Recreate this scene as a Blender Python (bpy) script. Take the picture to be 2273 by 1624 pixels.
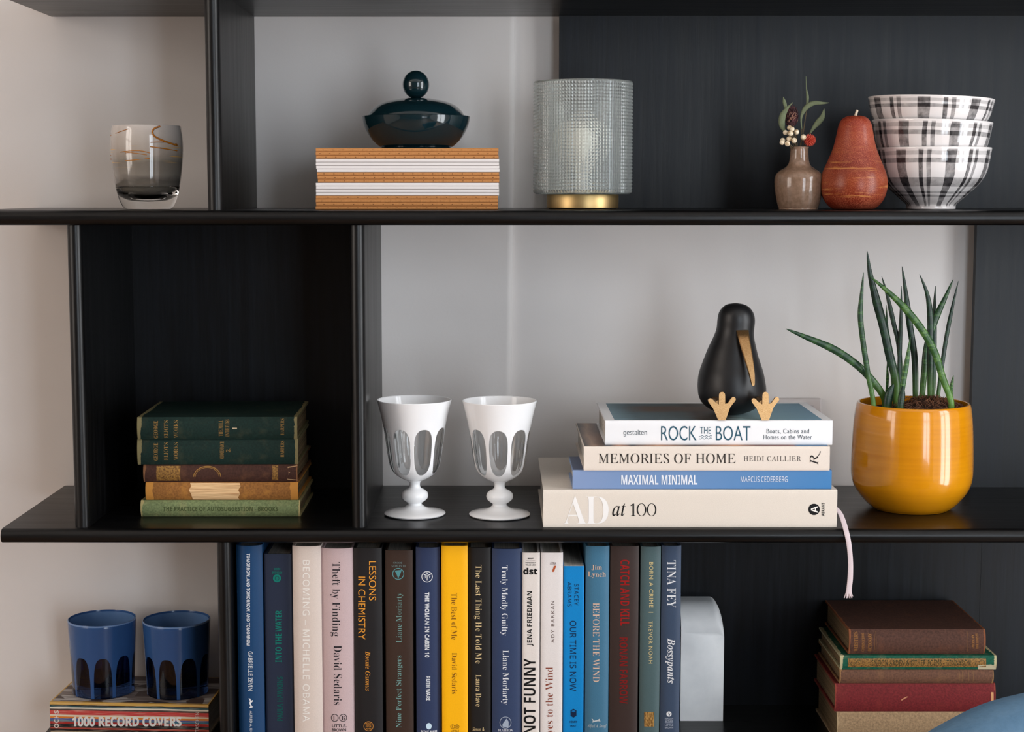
import bpy, bmesh, math, random
from mathutils import Vector, Matrix, noise
random.seed(7)
for o in list(bpy.data.objects):
    bpy.data.objects.remove(o)
SC = bpy.context.scene
COL = SC.collection
PI = math.pi

# ------------------------------------------------------------------ camera
F_PX, CX, YH, W, H = 3650.0, 1100.0, 425.0, 2273.0, 1624.0
PITCH = math.atan((H/2 - YH)/F_PX)
CAM = Vector((0.0, -1.872, 1.25))
cd = bpy.data.cameras.new('camera'); cam = bpy.data.objects.new('camera', cd); COL.objects.link(cam)
cd.sensor_fit = 'HORIZONTAL'; cd.sensor_width = 36.0; cd.lens = F_PX/W*36.0
cd.shift_x = (W/2 - CX)/W
cd.clip_start = 0.05
cam.location = CAM; cam.rotation_euler = (PI/2 - PITCH, 0, 0)
SC.camera = cam
SC.view_settings.view_transform = 'Standard'; SC.view_settings.look = 'None'
SC.view_settings.gamma = 1.0; SC.view_settings.use_curve_mapping = False
SC.view_settings.exposure = -0.52

# ------------------------------------------------------------------ world and daylight
def srgb(r, g, b):
    def c(v):
        v /= 255.0
        return v/12.92 if v <= 0.04045 else ((v + 0.055)/1.055)**2.4
    return (c(r), c(g), c(b), 1.0)
wd = bpy.data.worlds.new('daylight'); SC.world = wd; wd.use_nodes = True
wd.node_tree.nodes['Background'].inputs[0].default_value = (0.75, 0.85, 1.0, 1)
wd.node_tree.nodes['Background'].inputs[1].default_value = 1.0
RX, LX, FY = 2.1, -2.3, -3.4           # inner faces of the right, left and camera-side walls
WIN_R = (-1.80, -0.75, 0.12, 2.25)      # opening in the right wall: y0, y1, z0, z1
WIN_F = (0.85, 1.70, 0.12, 2.3)        # opening in the wall behind the camera: x0, x1, z0, z1
WIN_L = (-2.4, -1.1, 0.75, 2.3)        # opening in the left wall: y0, y1, z0, z1
def window_light(name, loc, rot, sx, sy, power, color):
    l = bpy.data.lights.new(name, 'AREA'); l.shape = 'RECTANGLE'; l.size = sx; l.size_y = sy
    l.energy = power; l.color = color
    o = bpy.data.objects.new(name, l); COL.objects.link(o); o.location = loc; o.rotation_euler = rot
    return o
window_light('daylight_right_window', (RX + 0.09, (WIN_R[0]+WIN_R[1])/2, (WIN_R[2]+WIN_R[3])/2), (PI/2, 0, PI/2),
             WIN_R[1]-WIN_R[0], WIN_R[3]-WIN_R[2], 96.0, (0.94, 0.97, 1.0))
window_light('daylight_front_window', ((WIN_F[0]+WIN_F[1])/2, FY - 0.09, (WIN_F[2]+WIN_F[3])/2), (PI/2, 0, 0),
             WIN_F[1]-WIN_F[0], WIN_F[3]-WIN_F[2], 74.0, (0.82, 0.91, 1.0))
window_light('daylight_left_window', (LX - 0.09, (WIN_L[0]+WIN_L[1])/2, (WIN_L[2]+WIN_L[3])/2), (PI/2, 0, -PI/2),
             WIN_L[1]-WIN_L[0], WIN_L[3]-WIN_L[2], 54.0, (1.0, 0.88, 0.78))

# ------------------------------------------------------------------ pixel <-> place helpers
_c, _s = math.cos(PITCH), math.sin(PITCH)
def ray(px, py):
    t = (py - H/2)/F_PX
    return Vector(((px - CX)/F_PX, _c - t*_s, -_s - t*_c))
def P(px, py, Y):
    d = ray(px, py); k = (Y - CAM.y)/d.y
    return CAM + d*k
def Pz(px, py, Z):
    d = ray(px, py); k = (Z - CAM.z)/d.z
    return CAM + d*k
def scale_at(p):
    return F_PX/((p - CAM).dot(Vector((0, _c, -_s))))

# ------------------------------------------------------------------ material helpers
def principled(name, color, rough=0.5, metal=0.0, spec=0.5, coat=0.0, trans=0.0, ior=1.45, sheen=0.0):
    m = bpy.data.materials.new(name); m.use_nodes = True
    b = m.node_tree.nodes['Principled BSDF']
    b.inputs['Base Color'].default_value = color
    b.inputs['Roughness'].default_value = rough
    b.inputs['Metallic'].default_value = metal
    b.inputs['Specular IOR Level'].default_value = spec
    b.inputs['Coat Weight'].default_value = coat
    b.inputs['Coat Roughness'].default_value = 0.05
    b.inputs['Transmission Weight'].default_value = trans
    b.inputs['IOR'].default_value = ior
    b.inputs['Sheen Weight'].default_value = sheen
    return m
def N(m, t, **kw):
    n = m.node_tree.nodes.new(t)
    for k, v in kw.items():
        setattr(n, k, v)
    return n
def L(m, a, b):
    m.node_tree.links.new(a, b)
def B(m):
    return m.node_tree.nodes['Principled BSDF']
def noise_node(m, scale, stretch=(1, 1, 1), detail=4.0, coord='Object', rough=0.6):
    tc = N(m, 'ShaderNodeTexCoord'); mp = N(m, 'ShaderNodeMapping')
    mp.inputs['Scale'].default_value = stretch
    L(m, tc.outputs[coord], mp.inputs['Vector'])
    n = N(m, 'ShaderNodeTexNoise'); n.inputs['Scale'].default_value = scale
    n.inputs['Detail'].default_value = detail; n.inputs['Roughness'].default_value = rough
    L(m, mp.outputs['Vector'], n.inputs['Vector'])
    return n
def ramp(m, fac, stops, interp='LINEAR'):
    r = N(m, 'ShaderNodeValToRGB'); r.color_ramp.interpolation = interp
    el = r.color_ramp.elements
    el.remove(el[1]); el[0].position = stops[0][0]; el[0].color = stops[0][1]
    for p, c in stops[1:]:
        e = el.new(p); e.color = c
    L(m, fac, r.inputs['Fac'])
    return r
def mixc(m, fac, a, b, mode='MIX'):
    x = N(m, 'ShaderNodeMix', data_type='RGBA', blend_type=mode)
    if isinstance(fac, (int, float)): x.inputs[0].default_value = fac
    else: L(m, fac, x.inputs[0])
    for s, v in ((x.inputs[6], a), (x.inputs[7], b)):
        if isinstance(v, tuple): s.default_value = v
        else: L(m, v, s)
    return x.outputs[2]
def math_n(m, op, a, b=None, clamp=False):
    n = N(m, 'ShaderNodeMath', operation=op); n.use_clamp = clamp
    for s, v in ((n.inputs[0], a), (n.inputs[1], b)):
        if v is None: continue
        if isinstance(v, (int, float)): s.default_value = v
        else: L(m, v, s)
    return n.outputs[0]
def uv_xy(m):
    u = N(m, 'ShaderNodeUVMap'); u.uv_map = 'UVMap'
    s = N(m, 'ShaderNodeSeparateXYZ'); L(m, u.outputs[0], s.inputs[0])
    return s.outputs[0], s.outputs[1], u.outputs[0]
def bump(m, height, strength, dist=0.001):
    b = N(m, 'ShaderNodeBump'); b.inputs['Strength'].default_value = strength; b.inputs['Distance'].default_value = dist
    L(m, height, b.inputs['Height']); L(m, b.outputs[0], B(m).inputs['Normal'])
def vary(color, f):
    return tuple(min(1, c*f) for c in color[:3]) + (1,)
def cloth(name, color, rough=0.75, amt=0.25, scale=700.0, spec=0.3, bstr=0.25):
    m = principled(name, color, rough, spec=spec)
    n = noise_node(m, scale, detail=3)
    r = ramp(m, n.outputs[0], [(0.3, vary(color, 1-amt)), (0.7, vary(color, 1+amt))])
    L(m, r.outputs[0], B(m).inputs['Base Color'])
    bump(m, n.outputs[0], bstr, 0.0004)
    return m
def old_cloth(name, color, wear, rough=0.72, wear_amt=0.5, edge=0.02):
    """aged book cloth: mottled, with worn paler ends at the head and tail of the spine"""
    m = principled(name, color, rough, spec=0.3)
    n = noise_node(m, 420, detail=5); n2 = noise_node(m, 60, detail=6)
    r = ramp(m, n.outputs[0], [(0.3, vary(color, .68)), (0.7, vary(color, 1.35))])
    blot = ramp(m, n2.outputs[0], [(0.52, (0, 0, 0, 1)), (0.75, (1, 1, 1, 1))])
    c1 = mixc(m, math_n(m, 'MULTIPLY', blot.outputs[0], wear_amt), r.outputs[0], wear)
    u, v, uv = uv_xy(m)
    d = math_n(m, 'ABSOLUTE', math_n(m, 'SUBTRACT', u, 0.5))
    d = math_n(m, 'ADD', d, math_n(m, 'MULTIPLY', math_n(m, 'SUBTRACT', n2.outputs[0], 0.5), 0.05))
    e = math_n(m, 'GREATER_THAN', d, 0.5 - edge)
    c2 = mixc(m, e, c1, wear)
    L(m, c2, B(m).inputs['Base Color'])
    bump(m, n.outputs[0], 0.35, 0.0004)
    return m
def page_mat(name, color, axis, dark=0.72):
    m = principled(name, color, 0.9, spec=0.15)
    st = [3, 3, 3]; st[axis] = 900
    n = noise_node(m, 1.0, tuple(st), detail=2)
    r = ramp(m, n.outputs[0], [(0.35, vary(color, dark)), (0.65, color)])
    L(m, r.outputs[0], B(m).inputs['Base Color'])
    bump(m, n.outputs[0], 0.3, 0.0005)
    return m
def wood(name, axis, color=(0.0026, 0.0026, 0.0028, 1), rough=0.36, amt=1.0):
    m = principled(name, color, rough, spec=0.38)
    st = [110, 110, 110]; st[axis] = 5
    n = noise_node(m, 1.0, tuple(st), detail=6, rough=0.65)
    r = ramp(m, n.outputs[0], [(0.30, vary(color, .45)), (0.72, vary(color, 1 + 1.1*amt))])
    L(m, r.outputs[0], B(m).inputs['Base Color'])
    rr = N(m, 'ShaderNodeMapRange'); rr.inputs[3].default_value = rough - .07; rr.inputs[4].default_value = rough + .16
    L(m, n.outputs[0], rr.inputs[0]); L(m, rr.outputs[0], B(m).inputs['Roughness'])
    bump(m, n.outputs[0], 0.35, 0.0006)
    return m
def glass(name, color=(1, 1, 1, 1), rough=0.0, ior=1.45):
    return principled(name, color, rough, trans=1.0, ior=ior)

# ------------------------------------------------------------------ object helpers
def tag(o, label=None, cat=None, group=None, kind=None):
    if label: o['label'] = label
    if cat: o['category'] = cat
    if group: o['group'] = group
    if kind: o['kind'] = kind
    return o
def empty(name, loc, label, cat, group=None, rz=0.0):
    o = bpy.data.objects.new(name, None); COL.objects.link(o); o.empty_display_size = 0.02
    o.location = loc; o.rotation_euler = (0, 0, rz)
    return tag(o, label, cat, group)
def obj(name, verts, faces, mat, parent=None, smooth=None, uv=None, mat_idx=None):
    me = bpy.data.meshes.new(name)
    me.from_pydata([tuple(v) for v in verts], [], [tuple(f) for f in faces])
    mats = mat if isinstance(mat, (list, tuple)) else [mat]
    for m in mats: me.materials.append(m)
    if mat_idx:
        for p, i in zip(me.polygons, mat_idx): p.material_index = i
    if uv:
        ul = me.uv_layers.new(name='UVMap')
        for lp in me.loops: ul.data[lp.index].uv = uv[lp.vertex_index]
    me.validate(); me.update()
    bm = bmesh.new(); bm.from_mesh(me)
    if not uv or True:
        bmesh.ops.recalc_face_normals(bm, faces=bm.faces)
    bm.to_mesh(me); bm.free()
    if smooth is not None:
        for p in me.polygons: p.use_smooth = True
        me.set_sharp_from_angle(angle=math.radians(smooth))
    o = bpy.data.objects.new(name, me); COL.objects.link(o)
    if parent: o.parent = parent
    return o
class MB:
    """collects shapes into one mesh"""
    def __init__(self): self.v = []; self.f = []; self.uv = []
    def add(self, vs, fs, uv=None):
        b = len(self.v); self.v += [Vector(v) for v in vs]
        self.f += [tuple(b + i for i in f) for f in fs]
        self.uv += uv if uv else [(0, 0)]*len(vs)
        return self
    def box(self, x0, x1, y0, y1, z0, z1, bev=0.0, seg=2):
        if bev <= 0:
            vs = [(x, y, z) for x in (x0, x1) for y in (y0, y1) for z in (z0, z1)]
            return self.add(vs, [(0, 1, 3, 2), (4, 6, 7, 5), (0, 4, 5, 1), (2, 3, 7, 6), (0, 2, 6, 4), (1, 5, 7, 3)])
        bm = bmesh.new(); bmesh.ops.create_cube(bm, size=1)
        for v in bm.verts:
            v.co = Vector(((x0+x1)/2 + v.co.x*(x1-x0), (y0+y1)/2 + v.co.y*(y1-y0), (z0+z1)/2 + v.co.z*(z1-z0)))
        bmesh.ops.bevel(bm, geom=list(bm.edges), offset=bev, segments=seg, profile=0.5, affect='EDGES')
        bm.verts.index_update()
        self.add([v.co.copy() for v in bm.verts], [tuple(v.index for v in f.verts) for f in bm.faces]); bm.free()
        return self
    def prism(self, outline, a0, a1, fn):
        """outline: list of 2D points; fn(p, q, a) -> 3D; extruded from a0 to a1"""
        n = len(outline)
        vs = [fn(p, q, a) for a in (a0, a1) for p, q in outline]
        fs = [tuple(range(n - 1, -1, -1)), tuple(range(n, 2*n))] + [(i, (i+1) % n, n + (i+1) % n, n + i) for i in range(n)]
        return self.add(vs, fs)
    def tube(self, pts, radii, seg=8, flat=1.0, up=None):
        pts = [Vector(p) for p in pts]; n = len(pts); vs = []; fs = []; uv = []
        for i, p in enumerate(pts):
            d = (pts[min(i+1, n-1)] - pts[max(i-1, 0)]).normalized()
            ref = Vector(up) if up else (Vector((0, 1, 0)) if abs(d.y) < 0.9 else Vector((1, 0, 0)))
            a = d.cross(ref).normalized(); b = a.cross(d).normalized()
            r = radii[i] if not isinstance(radii, (int, float)) else radii
            for k in range(seg):
                t = 2*PI*k/seg
                vs.append(p + a*(r*math.cos(t)) + b*(r*flat*math.sin(t))); uv.append((k/seg, i/(n-1)))
        for i in range(n-1):
            for k in range(seg):
                fs.append((i*seg+k, i*seg+(k+1) % seg, (i+1)*seg+(k+1) % seg, (i+1)*seg+k))
        fs.append(tuple(range(seg-1, -1, -1))); fs.append(tuple((n-1)*seg + k for k in range(seg)))
        return self.add(vs, fs, uv)
    def ball(self, c, r, seg=14, rings=9, sc=(1, 1, 1)):
        vs = [Vector((0, 0, 1))]; c = Vector(c)
        for i in range(1, rings):
            t = PI*i/rings
            for k in range(seg):
                p = 2*PI*k/seg; vs.append(Vector((math.sin(t)*math.cos(p), math.sin(t)*math.sin(p), math.cos(t))))
        vs.append(Vector((0, 0, -1)))
        vs = [c + Vector((v.x*r*sc[0], v.y*r*sc[1], v.z*r*sc[2])) for v in vs]
        fs = [(0, 1 + k, 1 + (k+1) % seg) for k in range(seg)]
        for i in range(rings-2):
            for k in range(seg):
                fs.append((1+i*seg+k, 1+(i+1)*seg+k, 1+(i+1)*seg+(k+1) % seg, 1+i*seg+(k+1) % seg))
        e = len(vs)-1
        fs += [(e, 1+(rings-2)*seg+(k+1) % seg, 1+(rings-2)*seg+k) for k in range(seg)]
        return self.add(vs, fs)
    def build(self, name, mat, parent=None, smooth=None):
        return obj(name, self.v, self.f, mat, parent, smooth, self.uv)
def resample(pts, n):
    """Catmull-Rom through pts (tuples of any length)"""
    pts = [tuple(p) for p in pts]; out = []; m = len(pts)
    for i in range(m-1):
        p0 = pts[max(i-1, 0)]; p1 = pts[i]; p2 = pts[i+1]; p3 = pts[min(i+2, m-1)]
        for k in range(n):
            t = k/n
            out.append(tuple(0.5*(2*b + (c-a)*t + (2*a-5*b+4*c-d)*t*t + (3*b-a-3*c+d)*t**3) for a, b, c, d in zip(p0, p1, p2, p3)))
    out.append(pts[-1])
    return out
def revolve(name, prof, mat, parent=None, seg=64, smooth=40, wob=None, caps=True):
    """prof: (r, z) from one end to the other; UV = (turn, height fraction over the profile)"""
    z0 = min(p[1] for p in prof); z1 = max(p[1] for p in prof)
    vs, fs, uv = [], [], []
    n = len(prof)
    for i, (r, z) in enumerate(prof):
        for k in range(seg + 1):
            t = 2*PI*k/seg - PI/2
            rr = r*(wob(t, (z-z0)/(z1-z0)) if wob else 1.0)
            vs.append((rr*math.cos(t), rr*math.sin(t), z)); uv.append((k/seg, (z-z0)/(z1-z0)))
    for i in range(n-1):
        for k in range(seg):
            a = i*(seg+1)+k
            fs.append((a, a+1, a+seg+2, a+seg+1))
    o = obj(name, vs, fs, mat, parent, smooth, uv)
    bm = bmesh.new(); bm.from_mesh(o.data)
    bmesh.ops.remove_doubles(bm, verts=bm.verts, dist=1e-6)
    bmesh.ops.dissolve_degenerate(bm, edges=bm.edges, dist=1e-7)
    bmesh.ops.recalc_face_normals(bm, faces=bm.faces)
    bm.to_mesh(o.data); bm.free()
    for p in o.data.polygons: p.use_smooth = True
    o.data.set_sharp_from_angle(angle=math.radians(smooth))
    return o

# ------------------------------------------------------------------ lettering
def _map(s, up, lo, dg):
    r = ''
    for ch in s:
        if 'A' <= ch <= 'Z' and up: r += chr(up + ord(ch) - 65)
        elif 'a' <= ch <= 'z' and lo: r += '\u210e' if (ch == 'h' and lo == 0x1D44E) else chr(lo + ord(ch) - 97)
        elif '0' <= ch <= '9' and dg: r += chr(dg + ord(ch) - 48)
        else: r += ch
    return r
STYLES = {'sans': (0, 0, 0, 0.0), 'sansb': (0x1D5D4, 0x1D5EE, 0x1D7EC, 0.0), 'black': (0x1D5D4, 0x1D5EE, 0x1D7EC, 0.020),
          'hum': (0x1D5A0, 0x1D5BA, 0x1D7E2, 0.0), 'semi': (0, 0, 0, 0.010),
          'light': (0, 0, 0, -0.005), 'roman': (0x1D434, 0x1D44E, 0, 0.0), 'serif': (0x1D400, 0x1D41A, 0x1D7CE, -0.0115), 'didot': (0x1D400, 0x1D41A, 0x1D7CE, -0.012),
          'serifb': (0x1D400, 0x1D41A, 0x1D7CE, 0.0), 'ital': (0x1D434, 0x1D44E, 0, 0.0), 'italb': (0x1D468, 0x1D482, 0, 0.0)}
_cache = {}
def glyphs(text, style, spacing=1.0):
    """outline of a text as a unit mesh: verts scaled to [0,1]x[0,1], faces"""
    k = (text, style, spacing)
    if k in _cache: return _cache[k]
    a = STYLES[style]
    cu = bpy.data.curves.new('lettering', 'FONT'); cu.body = _map(text, *a[:3]); cu.offset = a[3]; cu.resolution_u = 4
    cu.space_character = spacing
    ob = bpy.data.objects.new('lettering', cu)
    me = ob.to_mesh()
    vs = [(v.co.x, v.co.y) for v in me.vertices]; fs = [tuple(p.vertices) for p in me.polygons]
    ob.to_mesh_clear()
    if style == 'roman': vs = [(x - .268*y, y) for x, y in vs]      # the slanted capitals set upright again
    bpy.data.objects.remove(ob); bpy.data.curves.remove(cu)
    if vs:
        x0 = min(v[0] for v in vs); x1 = max(v[0] for v in vs); y0 = min(v[1] for v in vs); y1 = max(v[1] for v in vs)
        vs = [((x-x0)/max(x1-x0, 1e-6), (y-y0)/max(y1-y0, 1e-6)) for x, y in vs]
    _cache[k] = (vs, fs)
    return vs, fs
_ink = {}
def ink(rgb, metal=0.0, rough=0.6):
    k = (rgb, metal)
    if k not in _ink:
        _ink[k] = principled('ink_%d_%d_%d' % rgb, srgb(*rgb), rough, metal=metal, spec=0.3)
    return _ink[k]
def ring_pts(n=28):
    return [(math.cos(2*PI*i/n), math.sin(2*PI*i/n)) for i in range(n)]

# ------------------------------------------------------------------ books
PG_L = page_mat('old_pages_lying', srgb(150, 125, 92), 2, 0.5)
PG_W = page_mat('white_pages_lying', srgb(215, 208, 198), 2, 0.75)
PG_S = page_mat('white_pages_standing', srgb(205, 198, 186), 0, 0.7)
class Book:
    """box (x0, y0, x1, y1): the pixels its spine covers at depth Y; standing or lying flat"""
    def __init__(self, kind, label, box, Y, depth, cover, pages=None, standing=False, zbase=None, yaw=0.0,
                 hard=True, bulge=0.0015, pw=6.0, cat='book', group=None, ov=0.003, tfix=None, flip=False):
        x0, y0, x1, y1 = box
        a = P(x0, y0, Y); b = P(x1, y1, Y); xm = (x0+x1)/2
        top = P(xm, y0, Y).z; bot = P(xm, y1, Y).z if zbase is None else zbase
        self.standing = standing; self.bulge = bulge; self.pw = pw
        if standing:
            sc = scale_at(P(xm, 1418, Y)); self.T = (x1-x0)/sc; self.Lg = top - bot
            xc = P(xm, 1418, Y).x
            self.root = empty(kind, (xc, Y, bot), label, cat, group, yaw)
            self.xf = lambda u, v, w: Vector((w - self.T/2, v, self.Lg - u))
            self.inv = lambda p: (self.Lg - p.z, p.x + self.T/2)
        else:
            self.T = (top - bot) if tfix is None else tfix
            sc = scale_at(P(xm, (y0+y1)/2, Y)); self.Lg = (x1-x0)/sc/math.cos(yaw)
            xc = P(xm, (y0+y1)/2, Y).x
            self.root = empty(kind, (xc, Y, bot), label, cat, group, yaw)
            self.xf = lambda u, v, w: Vector((u - self.Lg/2, v, w))
            self.inv = lambda p: (p.x + self.Lg/2, p.z)
        self.D = depth
        self.mw = Matrix.Translation(self.root.location) @ Matrix.Rotation(yaw, 4, 'Z')
        self.mwi = self.mw.inverted()
        Lg, T, D = self.Lg, self.T, depth
        c = 0.0026 if hard else 0.0005
        c = min(c, T*0.2)
        n = 14; outer = []; inner = []
        for i in range(n+1):
            w = T*(0.5 - 0.5*math.cos(PI*i/n)); outer.append((self.vs(w), w))
            w2 = c + (T-2*c)*(0.5 - 0.5*math.cos(PI*i/n)); inner.append((self.vs(w2) + c, w2))
        prof = [(D, 0.0)] + outer + [(D, T), (D, T-c)] + inner[::-1] + [(D, c)]
        m = len(prof); vs, fs, uv = [], [], []
        for u in (0.0, 0.0006, Lg - 0.0006, Lg):
            for v, w in prof:
                vs.append(self.xf(u, v, w)); uv.append((u/Lg, w/T))
        for r in range(3):
            for i in range(m):
                j = (i+1) % m
                fs.append((r*m+i, r*m+j, (r+1)*m+j, (r+1)*m+i))
        # end caps as strips so that the concave outline fills cleanly
        no = len(outer)
        oi = list(range(0, no+2)); ii = list(range(m-1, no+1, -1))
        for base in (0, 3*m):
            for k in range(len(oi)-1):
                fs.append((base+oi[k], base+oi[k+1], base+ii[k+1], base+ii[k]))
        self.cover = obj('cover', vs, fs, cover, self.root, 35, uv)
        ovx = ov if hard else 0.0
        mb = MB()
        pv = [(self.bulge + c + 0.0002, c + 0.0001), (D - ovx, c + 0.0001), (D - ovx, T - c - 0.0001), (self.bulge + c + 0.0002, T - c - 0.0001)]
        q = [self.xf(u, v, w) for u in (ovx, Lg-ovx) for v, w in pv]
        mb.add(q, [(0, 1, 2, 3), (7, 6, 5, 4), (0, 4, 5, 1), (1, 5, 6, 2), (2, 6, 7, 3), (3, 7, 4, 0)])
        self.pages = mb.build('page_block', pages or (PG_S if standing else PG_W), self.root)
        self.sc = scale_at(Vector(self.root.location))
    def vs(self, w):
        return self.bulge*abs(2*w/self.T - 1)**self.pw if self.bulge else 0.0
    def uw(self, px, py):
        o = self.mwi @ CAM; d = self.mwi.to_3x3() @ ray(px, py)
        k = -o.y/d.y
        return self.inv(o + d*k)
    def flat(self, name, pts2d, faces, mat, label=None, eps=0.00025):
        """pts2d in pixels on the spine -> thin raised print (front face with a skirt)"""
        vs = []
        for px, py in pts2d:
            u, w = self.uw(px, py); w = min(max(w, 0.0003), self.T - 0.0003)
            vs.append(self.xf(u, self.vs(w) - eps, w))
        o = obj(name, vs, faces, mat, self.cover)
        if label: o['label'] = label
        return o
    def rect(self, name, x0, y0, x1, y1, mat, eps=0.0002, label=None, nx=6, ny=6):
        pts = [(x0 + (x1-x0)*i/nx, y0 + (y1-y0)*j/ny) for j in range(ny+1) for i in range(nx+1)]
        fs = [(j*(nx+1)+i, j*(nx+1)+i+1, (j+1)*(nx+1)+i+1, (j+1)*(nx+1)+i) for j in range(ny) for i in range(nx)]
        return self.flat(name, pts, fs, mat, label, eps)
    def text(self, name, s, style, x0, y0, x1, y1, rgb, d='h', metal=0.0, spacing=1.0, rough=0.6, eps=0.00028):
        """fits the text into the pixel box; d: h across, d reading down, u reading up, r upside down"""
        g, fs = glyphs(s, style, spacing); pts = []
        for a, b in g:
            if d == 'h': q = (x0 + a*(x1-x0), y1 - b*(y1-y0))
            elif d == 'd': q = (x0 + b*(x1-x0), y0 + a*(y1-y0))
            elif d == 'u': q = (x1 - b*(x1-x0), y1 - a*(y1-y0))
            else: q = (x1 - a*(x1-x0), y0 + b*(y1-y0))
            pts.append(q)
        if pts: return self.flat(name, pts, fs, ink(rgb, metal, rough), None, eps)
    def ring(self, name, cx, cy, r, t, rgb, rx=None, metal=0.0, a0=0.0, a1=2*PI):
        n = 30; rx = rx or r; pts = []; fs = []; full = a1 - a0 > 6.2
        for i in range(n+1):
            a = a0 + (a1-a0)*i/n
            pts += [(cx + rx*math.cos(a), cy + r*math.sin(a)), (cx + (rx-t)*math.cos(a), cy + (r-t)*math.sin(a))]
        fs = [(2*i, 2*i+2, 2*i+3, 2*i+1) for i in range(n)]
        return self.flat(name, pts, fs, ink(rgb, metal))
    def disc(self, name, cx, cy, rx, ry, rgb, eps=0.00025):
        return self.flat(name, [(cx + rx*x, cy + ry*y) for x, y in ring_pts(24)], [tuple(range(24))], ink(rgb), None, eps)
    def poly(self, name, pts, rgb, eps=0.00027, metal=0.0):
        return self.flat(name, pts, [tuple(range(len(pts)))], ink(rgb, metal), None, eps)
    def top_z(self):
        return self.root.location.z + self.T

# ------------------------------------------------------------------ key planes
TH = 0.0175
D = 0.286                                   # depth of the bookcase
Z1 = P(1100, 466.5, 0.006).z                # top of the upper shelf
Z2 = P(1100, 1205.5, 0.006).z + TH          # top of the middle shelf
Z3 = P(1100, 1718, 0.009).z                 # top of the lower shelf
ZT = P(1100, 37, D).z                       # underside of the top shelf
XL = P(150, 454, D).x - .014; XR = 1.5
def xat(px, Y, py=800):
    return P(px, py, Y).x

# ------------------------------------------------------------------ the room
def plaster(name, color, amt=0.04):
    m = principled(name, color, 0.85, spec=0.2)
    n = noise_node(m, 3.0, detail=3); n2 = noise_node(m, 260, detail=3)
    r = ramp(m, n.outputs[0], [(0.3, vary(color, 1-amt)), (0.7, vary(color, 1+amt))])
    L(m, r.outputs[0], B(m).inputs['Base Color'])
    bump(m, n2.outputs[0], 0.12, 0.0008)
    return m
M_WALL = plaster('wall_paint', srgb(229, 224, 221))
M_WARM = plaster('warm_wall_paint', srgb(226, 214, 203))
M_CEIL = plaster('ceiling_paint', srgb(238, 236, 232))
M_TRIM = principled('window_paint', srgb(235, 233, 228), 0.4)
WALL_STEP = 0.012
def structure(name, mb, mat, smooth=None, parent=None):
    o = mb.build(name, mat, parent, smooth)
    if parent is None: o['kind'] = 'structure'
    return o
WY = D + 0.004
# the wall steps back right of a soft corner that leans very slightly
xc_t = P(1144, 30, WY).x; xc_b = P(1133, 1070, WY).x
zt_, zb_ = P(1144, 30, WY).z, P(1133, 1070, WY).z
def corner_x(z): return xc_b + (xc_t - xc_b)*(z - zb_)/(zt_ - zb_)
def wall_prism(xa, xb, y0, y1, r=0.0):
    mb = MB(); vs = []
    for z in (0.0, 2.6):
        a = xa(z) if callable(xa) else xa; b = xb(z) if callable(xb) else xb
        arc = [(b - r*(1 - math.sin(t)), y0 + r*(1 - math.cos(t))) for t in [PI/2*i/6 for i in range(7)]] if r else [(b, y0)]
        out = [(a, y1), (a, y0)] + arc + [(b, y1)]
        vs += [(x, y, z) for x, y in out]
    n = len(vs)//2
    mb.add(vs, [tuple(range(n)), tuple(range(2*n-1, n-1, -1))] + [(i, (i+1) % n, n + (i+1) % n, n+i) for i in range(n)])
    return mb
structure('wall_back_right', wall_prism(lambda z: corner_x(z) - 0.02, RX + 0.2, WY + WALL_STEP, WY + 0.2), M_WALL)
structure('wall_back_left', wall_prism(LX - 0.2, corner_x, WY, WY + 0.2, 0.008), M_WALL, 40)
mb = MB(); y0, y1, z0, z1 = WIN_L
mb.box(LX-.2, LX, FY-.2, y0, 0, 2.6); mb.box(LX-.2, LX, y1, WY + WALL_STEP, 0, 2.6); mb.box(LX-.2, LX, y0, y1, 0, z0); mb.box(LX-.2, LX, y0, y1, z1, 2.6)
structure('wall_left', mb, M_WARM)
mb = MB(); y0, y1, z0, z1 = WIN_R
mb.box(RX, RX+.2, FY-.2, y0, 0, 2.6); mb.box(RX, RX+.2, y1, WY, 0, 2.6); mb.box(RX, RX+.2, y0, y1, 0, z0); mb.box(RX, RX+.2, y0, y1, z1, 2.6)
structure('wall_right', mb, M_WALL)
mb = MB(); x0, x1, z0, z1 = WIN_F
mb.box(LX, x0, FY-.2, FY, 0, 2.6); mb.box(x1, RX, FY-.2, FY, 0, 2.6); mb.box(x0, x1, FY-.2, FY, 0, z0); mb.box(x0, x1, FY-.2, FY, z1, 2.6)
structure('wall_front', mb, plaster('grey_wall_paint', srgb(104, 98, 94)))
structure('ceiling', MB().box(LX-.2, RX+.2, FY-.2, WY+.2, 2.6, 2.7), M_CEIL)
mf = principled('oak_floor', srgb(150, 112, 78), 0.45)
nf = noise_node(mf, 1.0, (60, 3, 60), detail=5)
L(mf, ramp(mf, nf.outputs[0], [(0.3, srgb(120, 86, 58)), (0.7, srgb(168, 128, 92))]).outputs[0], B(mf).inputs['Base Color'])
structure('floor', MB().box(LX-.2, RX+.2, FY-.2, WY+.2, -.1, 0), mf)
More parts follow.
